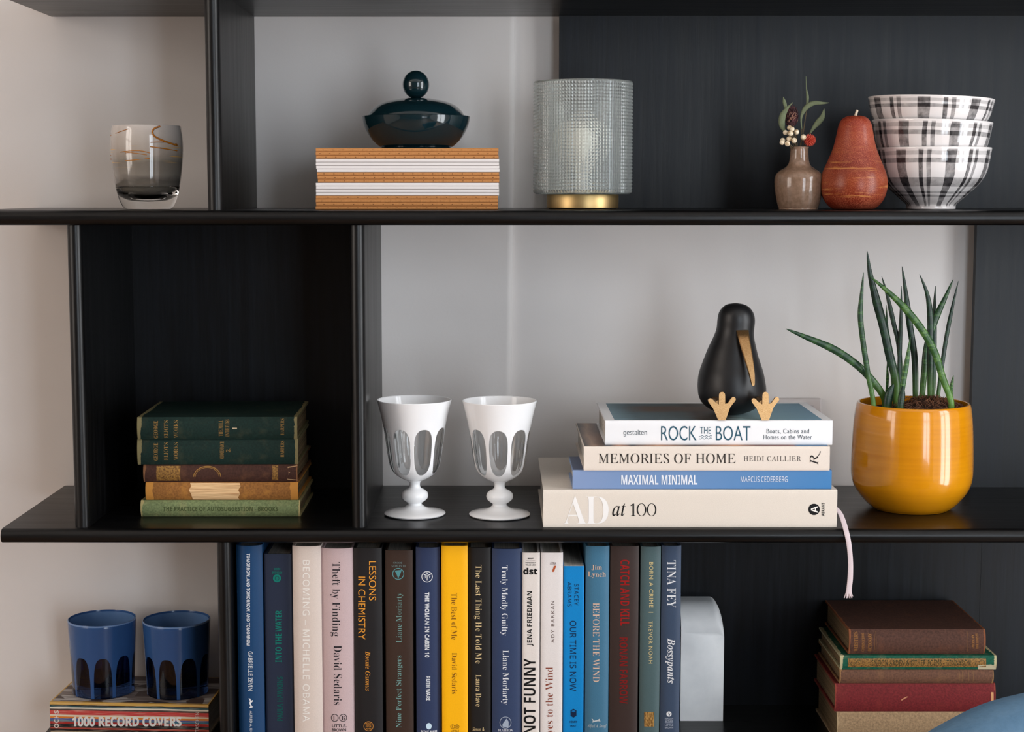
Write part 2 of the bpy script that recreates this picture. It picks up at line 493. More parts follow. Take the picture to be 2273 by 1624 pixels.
def window_frame(name, a0, a1, z0, z1, fn):
    mb = MB(); w = .05
    def bx(p0, p1, q0, q1): 
        (xa, ya), (xb, yb) = fn(p0, 0.0), fn(p1, 0.05)
        mb.box(min(xa, xb), max(xa, xb), min(ya, yb), max(ya, yb), q0, q1, .004)
    bx(a0, a1, z0, z0+w); bx(a0, a1, z1-w, z1); bx(a0, a0+w, z0+w, z1-w); bx(a1-w, a1, z0+w, z1-w)
    am = (a0+a1)/2; zm = z0 + (z1-z0)*.55
    bx(am-.03, am+.03, z0+w, z1-w); bx(a0+w, am-.03, zm-.018, zm+.018); bx(am+.03, a1-w, zm-.018, zm+.018)
    structure(name, mb, M_TRIM)
window_frame('window_1', WIN_R[0], WIN_R[1], WIN_R[2], WIN_R[3], lambda p, q: (RX + q, p))
window_frame('window_2', WIN_F[0], WIN_F[1], WIN_F[2], WIN_F[3], lambda p, q: (p, FY - q))
window_frame('window_3', WIN_L[0], WIN_L[1], WIN_L[2], WIN_L[3], lambda p, q: (LX - q, p))
# socket plate on the wall behind the book stack
a = P(1724, 882, WY + WALL_STEP); b = P(1820, 985, WY + WALL_STEP)
so = empty('wall_socket', (a.x/2+b.x/2, WY + WALL_STEP, b.z), 'pale wall socket plate half hidden behind the white-spined book', 'wall socket')
h_ = a.z - b.z; w_ = b.x - a.x
MB().box(-w_/2, w_/2, -.009, -.0003, 0, h_, .003, 3).build('plate', principled('socket_plastic', srgb(208, 200, 198), 0.35), so, 40)
MB().box(-w_*.32, w_*.32, -.0105, -.0085, h_*.15, h_*.85, .001).build('socket_face', principled('socket_face', srgb(190, 182, 182), 0.3), so, 40)

# ------------------------------------------------------------------ bookcase
WX, WZ = wood('black_stained_wood_horizontal', 0, rough=.27), wood('black_stained_wood_vertical', 2, rough=.29)
WP = wood('black_panel_wood', 2, (0.0026, 0.0038, 0.0058, 1), rough=0.40, amt=1.4)
bc = empty('bookcase', (0, D/2, 0), 'black stained open bookcase of staggered cubbies against the pale wall', 'bookcase')
def lp(y): return y - D/2
def nose(t, y0, y1, n=10):
    """outline (depth, thickness) of a board with a fully rounded front edge"""
    r = t/2
    return [(y1, 0)] + [(y0 + r - r*math.sin(a), r - r*math.cos(a)) for a in [PI*i/n for i in range(n+1)]] + [(y1, t)]
def shelf(ztop, x0, x1, yf=0.0):
    mb = MB(); mb.prism(nose(TH, yf, D), x0, x1, lambda p, q, a: Vector((a, lp(p), ztop - TH + q)))
    return mb.build('shelf', WX, bc, 50)
def divider(xc, z0, z1, yf=0.010):
    mb = MB(); mb.prism(nose(TH, yf, D - .0005), z0, z1, lambda p, q, a: Vector((xc - TH/2 + q, lp(p), a)))
    return mb.build('divider', WZ, bc, 50)
def panel(x0, x1, z0, z1):
    return MB().box(x0, x1, lp(D - .012), lp(D - .0006), z0, z1).build('back_panel', WP, bc)
shelf(ZT + TH, XL, XR); shelf(Z1, XL - .03, XR); shelf(Z2, XL, XR); shelf(Z3, XL, XR); shelf(0.17, XL, XR); shelf(2.0, XL, XR)
x_top = xat(472, .010, 240); x_l = xat(170, .010, 800); x_m = xat(794, .010, 800); x_b = xat(499, .010, 1420)
divider(x_top, Z1, ZT); divider(x_l, Z2, Z1 - TH); divider(x_m, Z2, Z1 - TH)
divider(XR - TH/2, Z2, Z1 - TH); divider(x_b, Z3, Z2 - TH); divider(XR - TH/2, Z3, Z2 - TH)
divider(XR - TH/2, Z1, ZT); divider(XL + .15, .17, Z3 - TH); divider(XR - .15, .17, Z3 - TH)
divider(XL + .15, 0.0, .17 - TH); divider(XR - .15, 0.0, .17 - TH); divider(x_m, ZT + TH, 2.0 - TH); divider(XR - TH/2, ZT + TH, 2.0 - TH)
panel(xat(1241, D - .012, 240), XR - TH, Z1, ZT)
panel(x_l + TH/2, x_m - TH/2, Z2, Z1 - TH)
panel(xat(2160, D - .012, 790), XR - TH, Z2, Z1 - TH)
panel(x_b + TH/2, xat(2176, D - .012, 1300), Z3, Z2 - TH)
panel(xat(2176.5, D - .012, 1300), XR - TH, Z3, Z2 - TH)
G = 0.0003   # a hair of air between things that touch

# ------------------------------------------------------------------ upright books on the lower shelf
def cover_mat(name, rgb, rough=0.55, amt=0.05, spec=0.35):
    return cloth(name, srgb(*rgb), rough, amt, 900, spec, 0.12)
ROW = 'books standing in a row on the lower shelf'
def row(label, x0, x1, ytop, rgb, Y=0.022, hard=True, bulge=0.0025, pw=4, rough=0.5, kind='hardback_book', depth=0.155):
    return Book(kind, label, (x0, ytop, x1, 1690), Y, depth, cover_mat('book_cover_%d_%d_%d' % rgb, rgb, rough), PG_S,
                True, Z3 + G, 0.0, hard, bulge, pw, group=ROW)
WHT, GOLD = (225, 228, 232), (205, 165, 95)
b = row('deep blue hardback with thin white capitals, leftmost of the upright row', 526, 583, 1211, (18, 62, 104), .02, bulge=.006, pw=2.4)
b.text('title_lettering', 'TOMORROW, AND TOMORROW, AND TOMORROW', 'sansb', 546, 1228, 555, 1433, WHT, 'd')
b.text('author_lettering', 'GABRIELLE ZEVIN', 'hum', 550.5, 1445, 560.5, 1532, WHT, 'd')
b.poly('publisher_mark', [(552, 1549), (556, 1550), (557, 1555), (561, 1553), (561, 1556), (557, 1560), (559, 1566), (562, 1567), (560, 1570), (554, 1571), (554, 1568), (556, 1566), (553, 1559), (555, 1556)], WHT)
b.text('publisher_lettering', 'ALFRED A. KNOPF', 'sans', 554.5, 1577, 560, 1640, WHT, 'd')
b = row('dark navy hardback with teal capitals reading upward, between blue and beige spines', 588, 650, 1229, (33, 42, 62), .028, bulge=.0015, pw=8)
TEAL = (0, 112, 100)
b.text('title_lettering', 'INTO THE WATER', 'sansb', 611, 1354, 626, 1469, TEAL, 'u')
b.text('author_lettering', 'PAULA HAWKINS', 'sansb', 615, 1501, 628, 1599, (0, 78, 74), 'u')
b.disc('publisher_mark', 615, 1283, 9, 9, TEAL); b.ring('emblem_ring', 615, 1283, 5, 1.3, (33, 60, 75))
b.text('publisher_lettering', 'RIVERHEAD', 'sansb', 604, 1268, 626, 1272.5, TEAL, 'r'); b.text('publisher_lettering', 'BOOKS', 'sansb', 608, 1260, 622, 1264.5, TEAL, 'r')
b = row('pale beige hardback with faint white capitals running down its spine', 650.5, 713.5, 1212, (214, 199, 189), .018, bulge=.005, pw=3)
b.text('title_lettering', 'BECOMING \u2013 MICHELLE OBAMA', 'hum', 672, 1243, 687, 1601, (240, 236, 230), 'd', spacing=1.1)
b = row('dusty pink hardback with black serif title, right of the pale beige spine', 714, 785, 1217, (196, 172, 173), .020, bulge=.006, pw=2.4)
INK = (32, 30, 36)
b.text('title_lettering', 'Theft by Finding', 'serif', 733, 1247, 755, 1412, INK, 'd')
b.text('author_lettering', 'David Sedaris', 'serif', 741, 1432, 758.5, 1564, INK, 'd')
for cx, s in ((743, 'L'), (761.7, 'B')):
    b.ring('publisher_mark', cx, 1592.6, 8.5, 1.3, INK); b.text('publisher_lettering', s, 'serif', cx-3.5, 1588, cx+3.5, 1597.5, INK)
b.text('publisher_lettering', 'LITTLE,', 'semi', 737, 1607, 769, 1614.5, INK); b.text('publisher_lettering', 'BROWN', 'semi', 737, 1616, 768, 1623, INK)
b = row('black hardback with orange two-line title, right of the dusty pink spine', 786, 848, 1216, (28, 26, 27), .022)
ORA = (222, 150, 52)
b.text('title_lettering', 'LESSONS', 'sans', 819, 1245, 835, 1332, ORA, 'd'); b.text('title_lettering', 'IN CHEMISTRY', 'sans', 795, 1279.5, 811, 1419, ORA, 'd')
b.text('author_lettering', 'Bonnie Garmus', 'ital', 811, 1445, 822, 1532.5, ORA, 'd')
b.ring('publisher_mark', 818, 1611, 11, 1.2, (190, 130, 60))
b.text('publisher_lettering', 'BOOK', 'sans', 812, 1603, 824, 1607.5, ORA); b.text('publisher_lettering', 'OF THE', 'sans', 812, 1609.5, 824, 1613, ORA); b.text('publisher_lettering', 'MONTH', 'sans', 812, 1615, 824, 1618.5, ORA)
b = row('dark brown hardback with grey-teal lettering reading upward', 855.5, 917, 1221, (56, 39, 30), .026, bulge=.002, pw=6)
GT = (110, 150, 145)
b.text('title_lettering', 'Nine Perfect Strangers', 'serif', 879, 1454, 894, 1614, GT, 'u'); b.text('author_lettering', 'Liane Moriarty', 'serif', 879, 1315, 895, 1425, GT, 'u')
b.ring('publisher_mark', 884, 1273, 13, 1.4, (90, 150, 155)); b.poly('publisher_mark', [(876, 1266), (892, 1264), (889, 1272), (884, 1284), (880, 1273)], (80, 140, 145))
b.text('publisher_lettering', 'FLATIRON', 'serif', 869, 1253, 900, 1258, (110, 130, 130), 'r'); b.text('publisher_lettering', 'BOOKS', 'serif', 873, 1246.5, 893, 1251, (110, 130, 130), 'r')
b = row('navy hardback with bold white capitals and round white emblem, left of yellow spine', 923.5, 977.5, 1215, (42, 55, 88), .022, bulge=.004, pw=3)
b.ring('publisher_mark', 948, 1279.5, 12.5, 1.5, WHT)
b.poly('publisher_mark', [(940, 1273), (947.3, 1276), (947.3, 1288), (946, 1288), (946, 1277.5), (940, 1275)], WHT); b.poly('publisher_mark', [(956, 1273), (948.7, 1276), (948.7, 1288), (950, 1288), (950, 1277.5), (956, 1275)], WHT)
for s, x, y in (('B', 945.5, 1269.5), ('O', 941, 1278), ('T', 951.5, 1278)): b.text('publisher_lettering', s, 'sansb', x, y, x+4.2, y+5, WHT)
b.text('title_lettering', 'THE WOMAN IN CABIN 10', 'sansb', 943, 1314, 953, 1458.5, WHT, 'd'); b.text('author_lettering', 'RUTH WARE', 'sansb', 945.5, 1500, 955, 1555, WHT, 'd')
b.disc('publisher_mark', 952, 1611, 6.2, 7.2, (200, 225, 240)); b.text('publisher_lettering', 'SCOUT PRESS', 'sansb', 934, 1620.5, 970, 1626, WHT)
b = row('bright yellow hardback in the middle of the upright row', 980.5, 1038, 1211, (254, 182, 0), .019, bulge=.0018, pw=6)
BRN = (122, 74, 10)
b.text('title_lettering', 'The Best of Me', 'serif', 1002, 1315.6, 1014.5, 1419, BRN, 'd'); b.text('author_lettering', 'David Sedaris', 'serif', 1003, 1448, 1014.5, 1539.5, BRN, 'd')
for cx, s in ((1004.7, 'L'), (1014.7, 'B')):
    b.ring('publisher_mark', cx, 1612, 4.9, .9, BRN); b.text('publisher_lettering', s, 'serif', cx-1.8, 1609.5, cx+1.8, 1614.5, BRN)
b.text('publisher_lettering', 'LITTLE', 'semi', 1001, 1619.5, 1019, 1624, BRN)
b = row('black hardback with cream serif title, between yellow and navy spines', 1039.5, 1090, 1215, (24, 22, 22), .024)
CRM = (214, 190, 142)
b.text('title_lettering', 'The Last Thing He Told Me', 'serif', 1052, 1253, 1069, 1472, CRM, 'd'); b.text('author_lettering', 'Laura Dave', 'serif', 1056, 1497, 1068, 1567, CRM, 'd')
b.text('publisher_lettering', 'Simon &', 'ital', 1049, 1613.5, 1075, 1621.5, CRM)
b = row('navy hardback with white serif title, left of two slim white spines', 1092, 1158, 1218, (48, 63, 96), .021, bulge=.004, pw=3)
b.text('title_lettering', 'Truly Madly Guilty', 'serif', 1110, 1254, 1127, 1410, WHT, 'd'); b.text('author_lettering', 'Liane Moriarty', 'serif', 1112, 1442.5, 1129, 1563, WHT, 'd')
b.ring('publisher_mark', 1122, 1603, 13.2, 1.2, (170, 180, 195)); b.poly('publisher_mark', [(1124.5, 1594), (1129, 1601), (1129, 1614), (1115.5, 1612), (1115.5, 1606)], (160, 172, 190))
b.text('publisher_lettering', 'FLATIRON', 'serif', 1106, 1617.5, 1138, 1623, WHT)
b = row('slim white hardback with heavy black capitals reading upward', 1159.5, 1198, 1226, (226, 218, 212), .021, bulge=.0012, pw=6)
BLK = (14, 13, 14)
b.text('title_lettering', 'NOT FUNNY', 'sansb', 1162.5, 1461, 1189, 1628, BLK, 'u'); b.text('author_lettering', 'JENA FRIEDMAN', 'sansb', 1170, 1311.5, 1184, 1433, BLK, 'u')
b.text('publisher_lettering', 'WHAT', 'black', 1171.5, 1238, 1184, 1241, BLK); b.rect('publisher_mark', 1167.5, 1243.8, 1188, 1244.8, ink(BLK))
b.text('publisher_lettering', 'DEFINITELY', 'black', 1166.5, 1247.5, 1189, 1250, BLK); b.text('publisher_lettering', 'TELLS LIES', 'black', 1166.5, 1252, 1189, 1254.6, BLK)
b.text('publisher_mark', 'dst', 'black', 1161.5, 1259.5, 1193, 1274.5, BLK)
b = row('slim white hardback with thin rust serif title reading upward', 1200, 1249, 1226, (228, 222, 220), .021, bulge=.0015, pw=6)
RST = (136, 66, 48)
b.text('title_lettering', 'Eyes to the Wind', 'didot', 1211, 1480, 1232, 1641, RST, 'u'); b.text('author_lettering', 'ADY BARKAN', 'sans', 1223.5, 1333, 1230.5, 1426, (110, 92, 88), 'u', spacing=1.25)
b.poly('publisher_mark', [(1230, 1255), (1235, 1255), (1229.5, 1268.5), (1225, 1268.5)], (178, 84, 40)); b.text('publisher_lettering', 'ATRIA', 'sans', 1221, 1247, 1234.5, 1253, (120, 105, 105))
b = row('shorter bright cyan-blue paperback in the upright row', 1250.5, 1296, 1256, (0, 132, 204), .024, False, .0008, 10, kind='paperback_book')
NV = (8, 32, 66)
b.text('author_lettering', 'STACEY', 'hum', 1275, 1295, 1284, 1343, NV, 'd', spacing=1.1); b.text('author_lettering', 'ABRAMS', 'hum', 1259.5, 1291, 1268.5, 1346, NV, 'd', spacing=1.1)
b.text('title_lettering', 'OUR TIME IS NOW', 'hum', 1265, 1377, 1279, 1533, NV, 'd')
b.poly('publisher_mark', [(1266.5, 1576), (1273, 1572.5), (1279.5, 1576), (1279.5, 1588), (1273, 1592), (1266.5, 1588)], NV)
b.poly('publisher_mark', [(1268, 1577.5), (1273, 1580), (1278, 1577.5), (1273, 1575)], (2, 110, 180), .0004)
b.text('publisher_lettering', 'HENRY', 'semi', 1264, 1599, 1281.5, 1603.5, NV); b.text('publisher_lettering', 'HOLT', 'semi', 1266, 1608, 1279.5, 1612.5, NV)
b = row('steel blue hardback with pale gold author name across the top', 1299.5, 1352, 1212, (66, 116, 146), .021, bulge=.004, pw=3)
PK = (214, 186, 166)
b.text('author_lettering', 'Jim', 'serifb', 1313, 1253, 1336, 1265, PK); b.text('author_lettering', 'Lynch', 'serifb', 1305, 1269, 1345, 1283, PK)
b.text('title_lettering', 'BEFORE THE WIND', 'serif', 1316, 1337, 1330.5, 1513, PK, 'd')
b.poly('publisher_mark', [(1313, 1594), (1316, 1595), (1318, 1599), (1326, 1597), (1331, 1594), (1333, 1602), (1330, 1600), (1326, 1600), (1318, 1602), (1314, 1603), (1316, 1599)], (190, 200, 205))
b.text('publisher_lettering', 'Alfred A. Knopf', 'ital', 1304, 1607, 1347, 1616, (190, 200, 205))
b = row('dark brown hardback with blood-red condensed capitals, right of steel blue spine', 1354, 1417, 1212, (58, 45, 42), .021, bulge=.003, pw=3)
b.text('title_lettering', 'CATCH AND KILL', 'sansb', 1377, 1242, 1397, 1388, (150, 18, 16), 'd'); b.text('author_lettering', 'RONAN FARROW', 'sansb', 1375, 1414, 1393, 1561, (120, 20, 18), 'd')
b = row('grey-green hardback with pale gold capitals and gold square', 1421, 1465.5, 1213, (76, 98, 102), .021, bulge=.003, pw=3)
PG = (214, 196, 140)
b.text('title_lettering', 'BORN A CRIME', 'sans', 1441, 1247, 1450, 1347.6, PG, 'd', spacing=1.15); b.rect('divider_bar', 1440, 1357.5, 1450, 1359, ink(PG))
b.text('author_lettering', 'TREVOR NOAH', 'sans', 1440, 1378, 1448.5, 1472, PG, 'd', spacing=1.15)
mg = principled('gold_foil', srgb(205, 160, 90), 0.4, metal=0.6)
ng = noise_node(mg, 900, (1, 1, .25), detail=2); L(mg, ramp(mg, ng.outputs[0], [(0.4, srgb(140, 100, 50)), (0.6, srgb(222, 180, 110))]).outputs[0], B(mg).inputs['Base Color'])
b.rect('publisher_mark', 1430, 1579.5, 1452, 1612, mg)
b = row('dark blue-grey hardback with white capitals, rightmost of the upright row', 1467.5, 1510.5, 1211, (58, 74, 98), .021, bulge=.003, pw=3)
b.text('author_lettering', 'TINA FEY', 'serif', 1480.5, 1243, 1500.5, 1348, WHT, 'd'); b.text('title_lettering', 'Bossypants', 'italb', 1477, 1416, 1498, 1516, WHT, 'd')
b.disc('publisher_mark', 1485, 1584, 5.8, 5.8, WHT); b.poly('publisher_mark', [(1482, 1579.5), (1486, 1584), (1490, 1582), (1487, 1585), (1486, 1589.5), (1485, 1585)], (58, 74, 98), .0004)
for s, y in (('REAGAN', 1592.5), ('ARTHUR', 1598), ('LITTLE', 1607), ('BROWN', 1612.5)): b.text('publisher_lettering', s, 'sans', 1476, y, 1494, y+3.6, (180, 190, 205))
b.rect('publisher_mark', 1476, 1603, 1494, 1603.8, ink((180, 190, 205)))
# white block bookend behind the right end of the row
pb = Pz(1558, 1600, Z3); sb = scale_at(pb); wbk = (1606-1511)/sb; hbk = P(1558, 1334, pb.y + .03).z - Z3
be = empty('bookend', (P(1558.5, 1500, pb.y).x, pb.y, Z3 + G), 'white stone block bookend with rounded top beside the upright row', 'bookend')
rr = .024; n = 10
prof = [(-wbk/2, 0), (wbk/2, 0)] + [(wbk/2 - rr*.55*(1-math.cos(a)), hbk - rr*1.15 + rr*1.15*math.sin(a)) for a in [PI/2*i/n for i in range(n+1)]] + [(-wbk/2, hbk)]
vs, fs = [], []
ys = []
ry_ = .034
for i in range(9):
    a = PI/2*i/8; ys.append((ry_*(1-math.sin(a)), ry_*(1-math.cos(a))))   # depth, drop of the top
ys = ys[::-1] + [(.055, 0.0)]
for dy, drop in ys:
    for x, z in prof:
        k = max(0.0, (z - (hbk - .05))/.05)
        vs.append((x, dy, z - drop*(k**1.0)*(1 if z > .01 else 0)))
m_ = len(prof)
for r in range(len(ys)-1):
    for i in range(m_): fs.append((r*m_+i, r*m_+(i+1) % m_, (r+1)*m_+(i+1) % m_, (r+1)*m_+i))
fs += [tuple(range(m_)), tuple((len(ys)-1)*m_ + i for i in range(m_))]
ms = principled('white_stone', srgb(214, 219, 224), 0.45)
nn = noise_node(ms, 14, detail=6); L(ms, ramp(ms, nn.outputs[0], [(0.35, srgb(226, 230, 233)), (0.6, srgb(240, 243, 245))]).outputs[0], B(ms).inputs['Base Color'])
obj('block', vs, fs, ms, be, 50)

# ------------------------------------------------------------------ coffee-table books in the middle
CT = 'coffee-table books stacked on the middle shelf'
m_ad = cloth('cream_linen', srgb(228, 218, 206), .8, .05, 1200, .2)
ad = Book('coffee_table_book', 'thick cream linen book with white and black letters, bottom of the coffee-table stack', (1206, 1087, 1858, 1167), .010, .235, m_ad, PG_W, zbase=Z2 + G, hard=True, bulge=.001, pw=10, group=CT)
ad.text('title_lettering', 'AD', 'didot', 1251, 1100, 1351, 1162, (246, 244, 242), spacing=.86)
ad.text('title_lettering', 'at', 'ital', 1359, 1117, 1389, 1144.5, BLK); ad.poly('title_lettering', [(1399.5, 1121.5), (1405, 1117), (1407.6, 1117), (1407.6, 1143), (1411, 1143.7), (1411, 1144.5), (1400.5, 1144.5), (1400.5, 1143.7), (1404, 1143), (1404, 1121), (1400, 1122.6)], BLK)
for cx_ in (1424, 1446.5):
    pts = []
    for i in range(33):
        a_ = 2*PI*i/32; pts += [(cx_ + 10.6*math.cos(a_), 1130.8 + 14.2*math.sin(a_)), (cx_ + 7.7*math.cos(a_), 1130.8 + 13.2*math.sin(a_))]
    ad.flat('title_lettering', pts, [(2*i, 2*i+2, 2*i+3, 2*i+1) for i in range(32)], ink(BLK))
ad.disc('publisher_mark', 1807, 1130, 12.7, 12.7, BLK); ad.text('publisher_mark', 'A', 'sansb', 1800, 1123, 1814.5, 1137.5, (240, 236, 230), 'u', eps=.0004)
ad.text('publisher_lettering', 'ABRAMS', 'sansb', 1823.5, 1115, 1830, 1144.5, BLK, 'u')
m_mx = principled('blue_paper_cover', srgb(84, 130, 190), .45)
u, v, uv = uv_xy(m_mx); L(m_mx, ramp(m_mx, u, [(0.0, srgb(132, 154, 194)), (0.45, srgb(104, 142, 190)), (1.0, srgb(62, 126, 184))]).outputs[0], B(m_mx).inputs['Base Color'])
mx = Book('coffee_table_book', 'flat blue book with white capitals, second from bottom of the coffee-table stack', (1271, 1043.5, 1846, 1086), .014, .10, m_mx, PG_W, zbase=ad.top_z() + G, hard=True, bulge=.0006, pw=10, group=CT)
mx.text('title_lettering', 'MAXIMAL MINIMAL', 'sansb', 1379, 1054, 1548, 1075, (235, 240, 248)); mx.text('author_lettering', 'MARCUS CEDERBERG', 'hum', 1644, 1057, 1748, 1069.5, (225, 232, 244))
m_me = cloth('pale_peach_paper', srgb(232, 220, 208), .6, .03, 1200, .25)
me_ = Book('coffee_table_book', 'pale peach book with black serif title, second from top of the coffee-table stack', (1296, 991, 1842, 1042), .011, .195, m_me, PG_W, zbase=mx.top_z() + G, hard=True, bulge=.0006, pw=10, group=CT)
me_.text('title_lettering', 'MEMORIES OF HOME', 'roman', 1328.5, 1006, 1632.5, 1028, (52, 46, 42)); me_.text('author_lettering', 'HEIDI CAILLIER', 'roman', 1651, 1012, 1778, 1023, (80, 74, 70), spacing=1.15)
me_.text('publisher_mark', 'R', 'ital', 1798, 1010, 1816, 1032, (40, 36, 34), 'u')
mr = [(1812 + 9*math.sin(t*PI*.5), 1016 - 15*t) for t in [i/8 for i in range(9)]]
me_.flat('publisher_mark', [p for x, y in mr for p in ((x-1, y), (x+.6, y))], [(2*i, 2*i+2, 2*i+3, 2*i+1) for i in range(8)], ink((40, 36, 34)))
m_rk = principled('white_glossy_cover', srgb(238, 238, 240), .35)
rk = Book('coffee_table_book', 'white-spined book with teal capitals, topmost of the coffee-table stack', (1343.5, 933, 1848, 985.5), .021, .165, m_rk, PG_W, zbase=me_.top_z() + G, hard=True, bulge=.0012, pw=10, group=CT)
TL = (38, 84, 104)
rk.text('publisher_lettering', 'gestalten', 'hum', 1384, 953.5, 1436, 968, (70, 82, 92)); rk.text('title_lettering', 'ROCK', 'light', 1467.4, 945, 1546, 977, TL)
rk.text('title_lettering', 'THE', 'light', 1554, 947, 1578, 962, TL); rk.text('title_lettering', 'BOAT', 'light', 1589, 945, 1666, 977, TL)
for yb in (967.5, 972.5):
    pts = []; n = 24
    for i in range(n+1):
        x = 1552 + 28*i/n; y = yb + 1.6*math.sin(i/n*6*PI); pts += [(x, y-.6), (x, y+.6)]
    rk.flat('title_ornament', pts, [(2*i, 2*i+2, 2*i+3, 2*i+1) for i in range(n)], ink(TL))
rk.text('subtitle_lettering', 'Boats, Cabins and', 'sans', 1701.6, 951, 1796, 963, (70, 82, 92), spacing=1.1); rk.text('subtitle_lettering', 'Homes on the Water', 'sans', 1695, 964.5, 1802.5, 974.5, (70, 82, 92), spacing=1.1)
# printed pictures on the covers
def picture(bk, inset, mat, name='cover_picture', u0=0, v0=0):
    x0, x1 = -bk.Lg/2 + inset + u0, bk.Lg/2 - inset
    MB().box(x0, x1, bk.bulge + .004 + v0, bk.D - inset, bk.T - .0001, bk.T + .00012).build(name, mat, bk.cover)
m = principled('cover_photo_water', srgb(60, 90, 105), .6, spec=.2)
tc = N(m, 'ShaderNodeTexCoord'); sp = N(m, 'ShaderNodeSeparateXYZ'); L(m, tc.outputs['Generated'], sp.inputs[0])
n1 = noise_node(m, 1.0, (18, 90, 30), detail=5)
xx = math_n(m, 'ADD', sp.outputs[0], math_n(m, 'MULTIPLY', math_n(m, 'SUBTRACT', n1.outputs[0], .5), .10))
base = ramp(m, xx, [(0.0, srgb(118, 146, 158)), (0.12, srgb(78, 98, 106)), (0.36, srgb(66, 80, 84)), (0.42, srgb(62, 52, 46)), (0.55, srgb(84, 84, 80)), (0.62, srgb(150, 178, 182)), (0.75, srgb(132, 168, 180)), (1.0, srgb(112, 150, 172))])
yr = ramp(m, math_n(m, 'ADD', sp.outputs[1], math_n(m, 'MULTIPLY', math_n(m, 'SUBTRACT', n1.outputs[0], .5), .35)), [(0.42, (0, 0, 0, 1)), (0.54, (1, 1, 1, 1)), (0.78, (1, 1, 1, 1)), (0.86, (0, 0, 0, 1))])
lf = ramp(m, sp.outputs[0], [(0.05, (0, 0, 0, 1)), (0.2, (1, 1, 1, 1)), (0.55, (1, 1, 1, 1)), (0.62, (0, 0, 0, 1))])
L(m, mixc(m, math_n(m, 'MULTIPLY', yr.outputs[0], lf.outputs[0]), base.outputs[0], srgb(92, 74, 62)), B(m).inputs['Base Color'])
picture(rk, .011, m, v0=.001)
m = principled('cover_photo_interior', srgb(90, 70, 60), .4)
tc = N(m, 'ShaderNodeTexCoord'); sp = N(m, 'ShaderNodeSeparateXYZ'); L(m, tc.outputs['Generated'], sp.inputs[0])
n1 = noise_node(m, 70, (1, .2, 1), detail=3)
xx = math_n(m, 'ADD', sp.outputs[0], math_n(m, 'MULTIPLY', math_n(m, 'SUBTRACT', n1.outputs[0], .5), .05))
L(m, ramp(m, xx, [(0.0, srgb(60, 52, 48)), (0.035, srgb(170, 135, 110)), (0.06, srgb(130, 96, 76)), (0.10, srgb(40, 44, 54)), (0.14, srgb(196, 140, 106)), (0.2, srgb(30, 26, 28)), (0.3, srgb(205, 150, 112)), (0.45, srgb(52, 38, 34)), (0.62, srgb(220, 160, 120)), (0.7, srgb(120, 74, 60)), (0.86, srgb(140, 90, 80)), (0.88, srgb(70, 120, 160)), (1.0, srgb(60, 110, 150))]).outputs[0], B(m).inputs['Base Color'])
picture(me_, .001, m)
picture(mx, .0008, principled('navy_cover_print', srgb(50, 70, 108), .4))
MB().box(-mx.Lg/2 + .024, -mx.Lg/2 + .031, .02, .055, mx.T + .0001, mx.T + .0003).build('cover_label', ink((205, 210, 218)), mx.cover)
MB().box(-ad.Lg/2 + .047, -ad.Lg/2 + .12, .06, .15, ad.T - .0001, ad.T + .0002).build('cover_print', ink((92, 80, 78)), ad.cover)
# ribbon marker of the bottom book: leaves the block, falls over the shelf edge
def ribbon(bk):
    pts = [(1848, 1120, .030), (1862, 1134, .022), (1872, 1156, .012), (1880, 1185, -.0025), (1885, 1212, -.005), (1888, 1250, -.005), (1887, 1285, -.005), (1884, 1312, -.005), (1884, 1327, -.005)]
    hw = [4, 5.5, 5.8, 5.8, 5.6, 5.7, 6.2, 6.5, 11]
    P3 = resample([tuple(P(x, y, Y)) + (h/1950,) for (x, y, Y), h in zip(pts, hw)], 8)
    mb = MB(); vs = []; inv = bk.mwi
    m_ = 8
    for i, q in enumerate(P3):
        c = Vector(q[:3]); h = q[3]
        for j in range(m_+1):
            t = j/m_*2 - 1
            fr = 0.0
            for_s = .0004
            vs.append(inv @ (c + Vector((t*h, -for_s*(1-t*t) + .0008*math.sin(j*2.2)*(1 if i > len(P3)-7 else 0), 0))))
    nb = len(P3)
    fs = [(i*(m_+1)+j, i*(m_+1)+j+1, (i+1)*(m_+1)+j+1, (i+1)*(m_+1)+j) for i in range(nb-1) for j in range(m_) if not (i > nb-5 and j % 2 == 1)]
    o = obj('ribbon_marker', vs, fs, cloth('pink_ribbon', srgb(222, 206, 210), .5, .05, 1500), bk.root, 60)
    sm = o.modifiers.new('thick', 'SOLIDIFY'); sm.thickness = .0004
    o['label'] = 'pale pink ribbon marker hanging over the shelf edge'
ribbon(ad)

# ------------------------------------------------------------------ black bird on the top book
pz = Pz(1625, 911, rk.top_z()); YB = .075
s_b = scale_at(P(1625, 800, YB))
bird = empty('bird_figurine', (P(1625, 900, YB).x, YB, rk.top_z() + G), 'black wooden bird figurine with brass beak and feet seated on the top book', 'figurine')
def bx_(px): return (px - 1625)/s_b
def bz_(py): return P(1625, py, YB).z - (rk.top_z() + G)
rows = [(661, 1628, 4), (664, 1628, 19), (671, 1629, 30), (683, 1629.5, 38), (698, 1630, 41.2), (715, 1629, 41.3), (728, 1627, 42.6), (742, 1625, 46.2), (760, 1623, 52.5), (780, 1622, 59), (800, 1622, 66), (820, 1622, 72), (840, 1623, 75), (855, 1624, 75.5), (870, 1624, 73), (885, 1624, 64), (897, 1624, 48), (905, 1624, 28), (908, 1624, 10)]
rows = resample(rows, 3)
zmin = bz_(rows[-1][0]); vs, fs = [], []; sg = 40
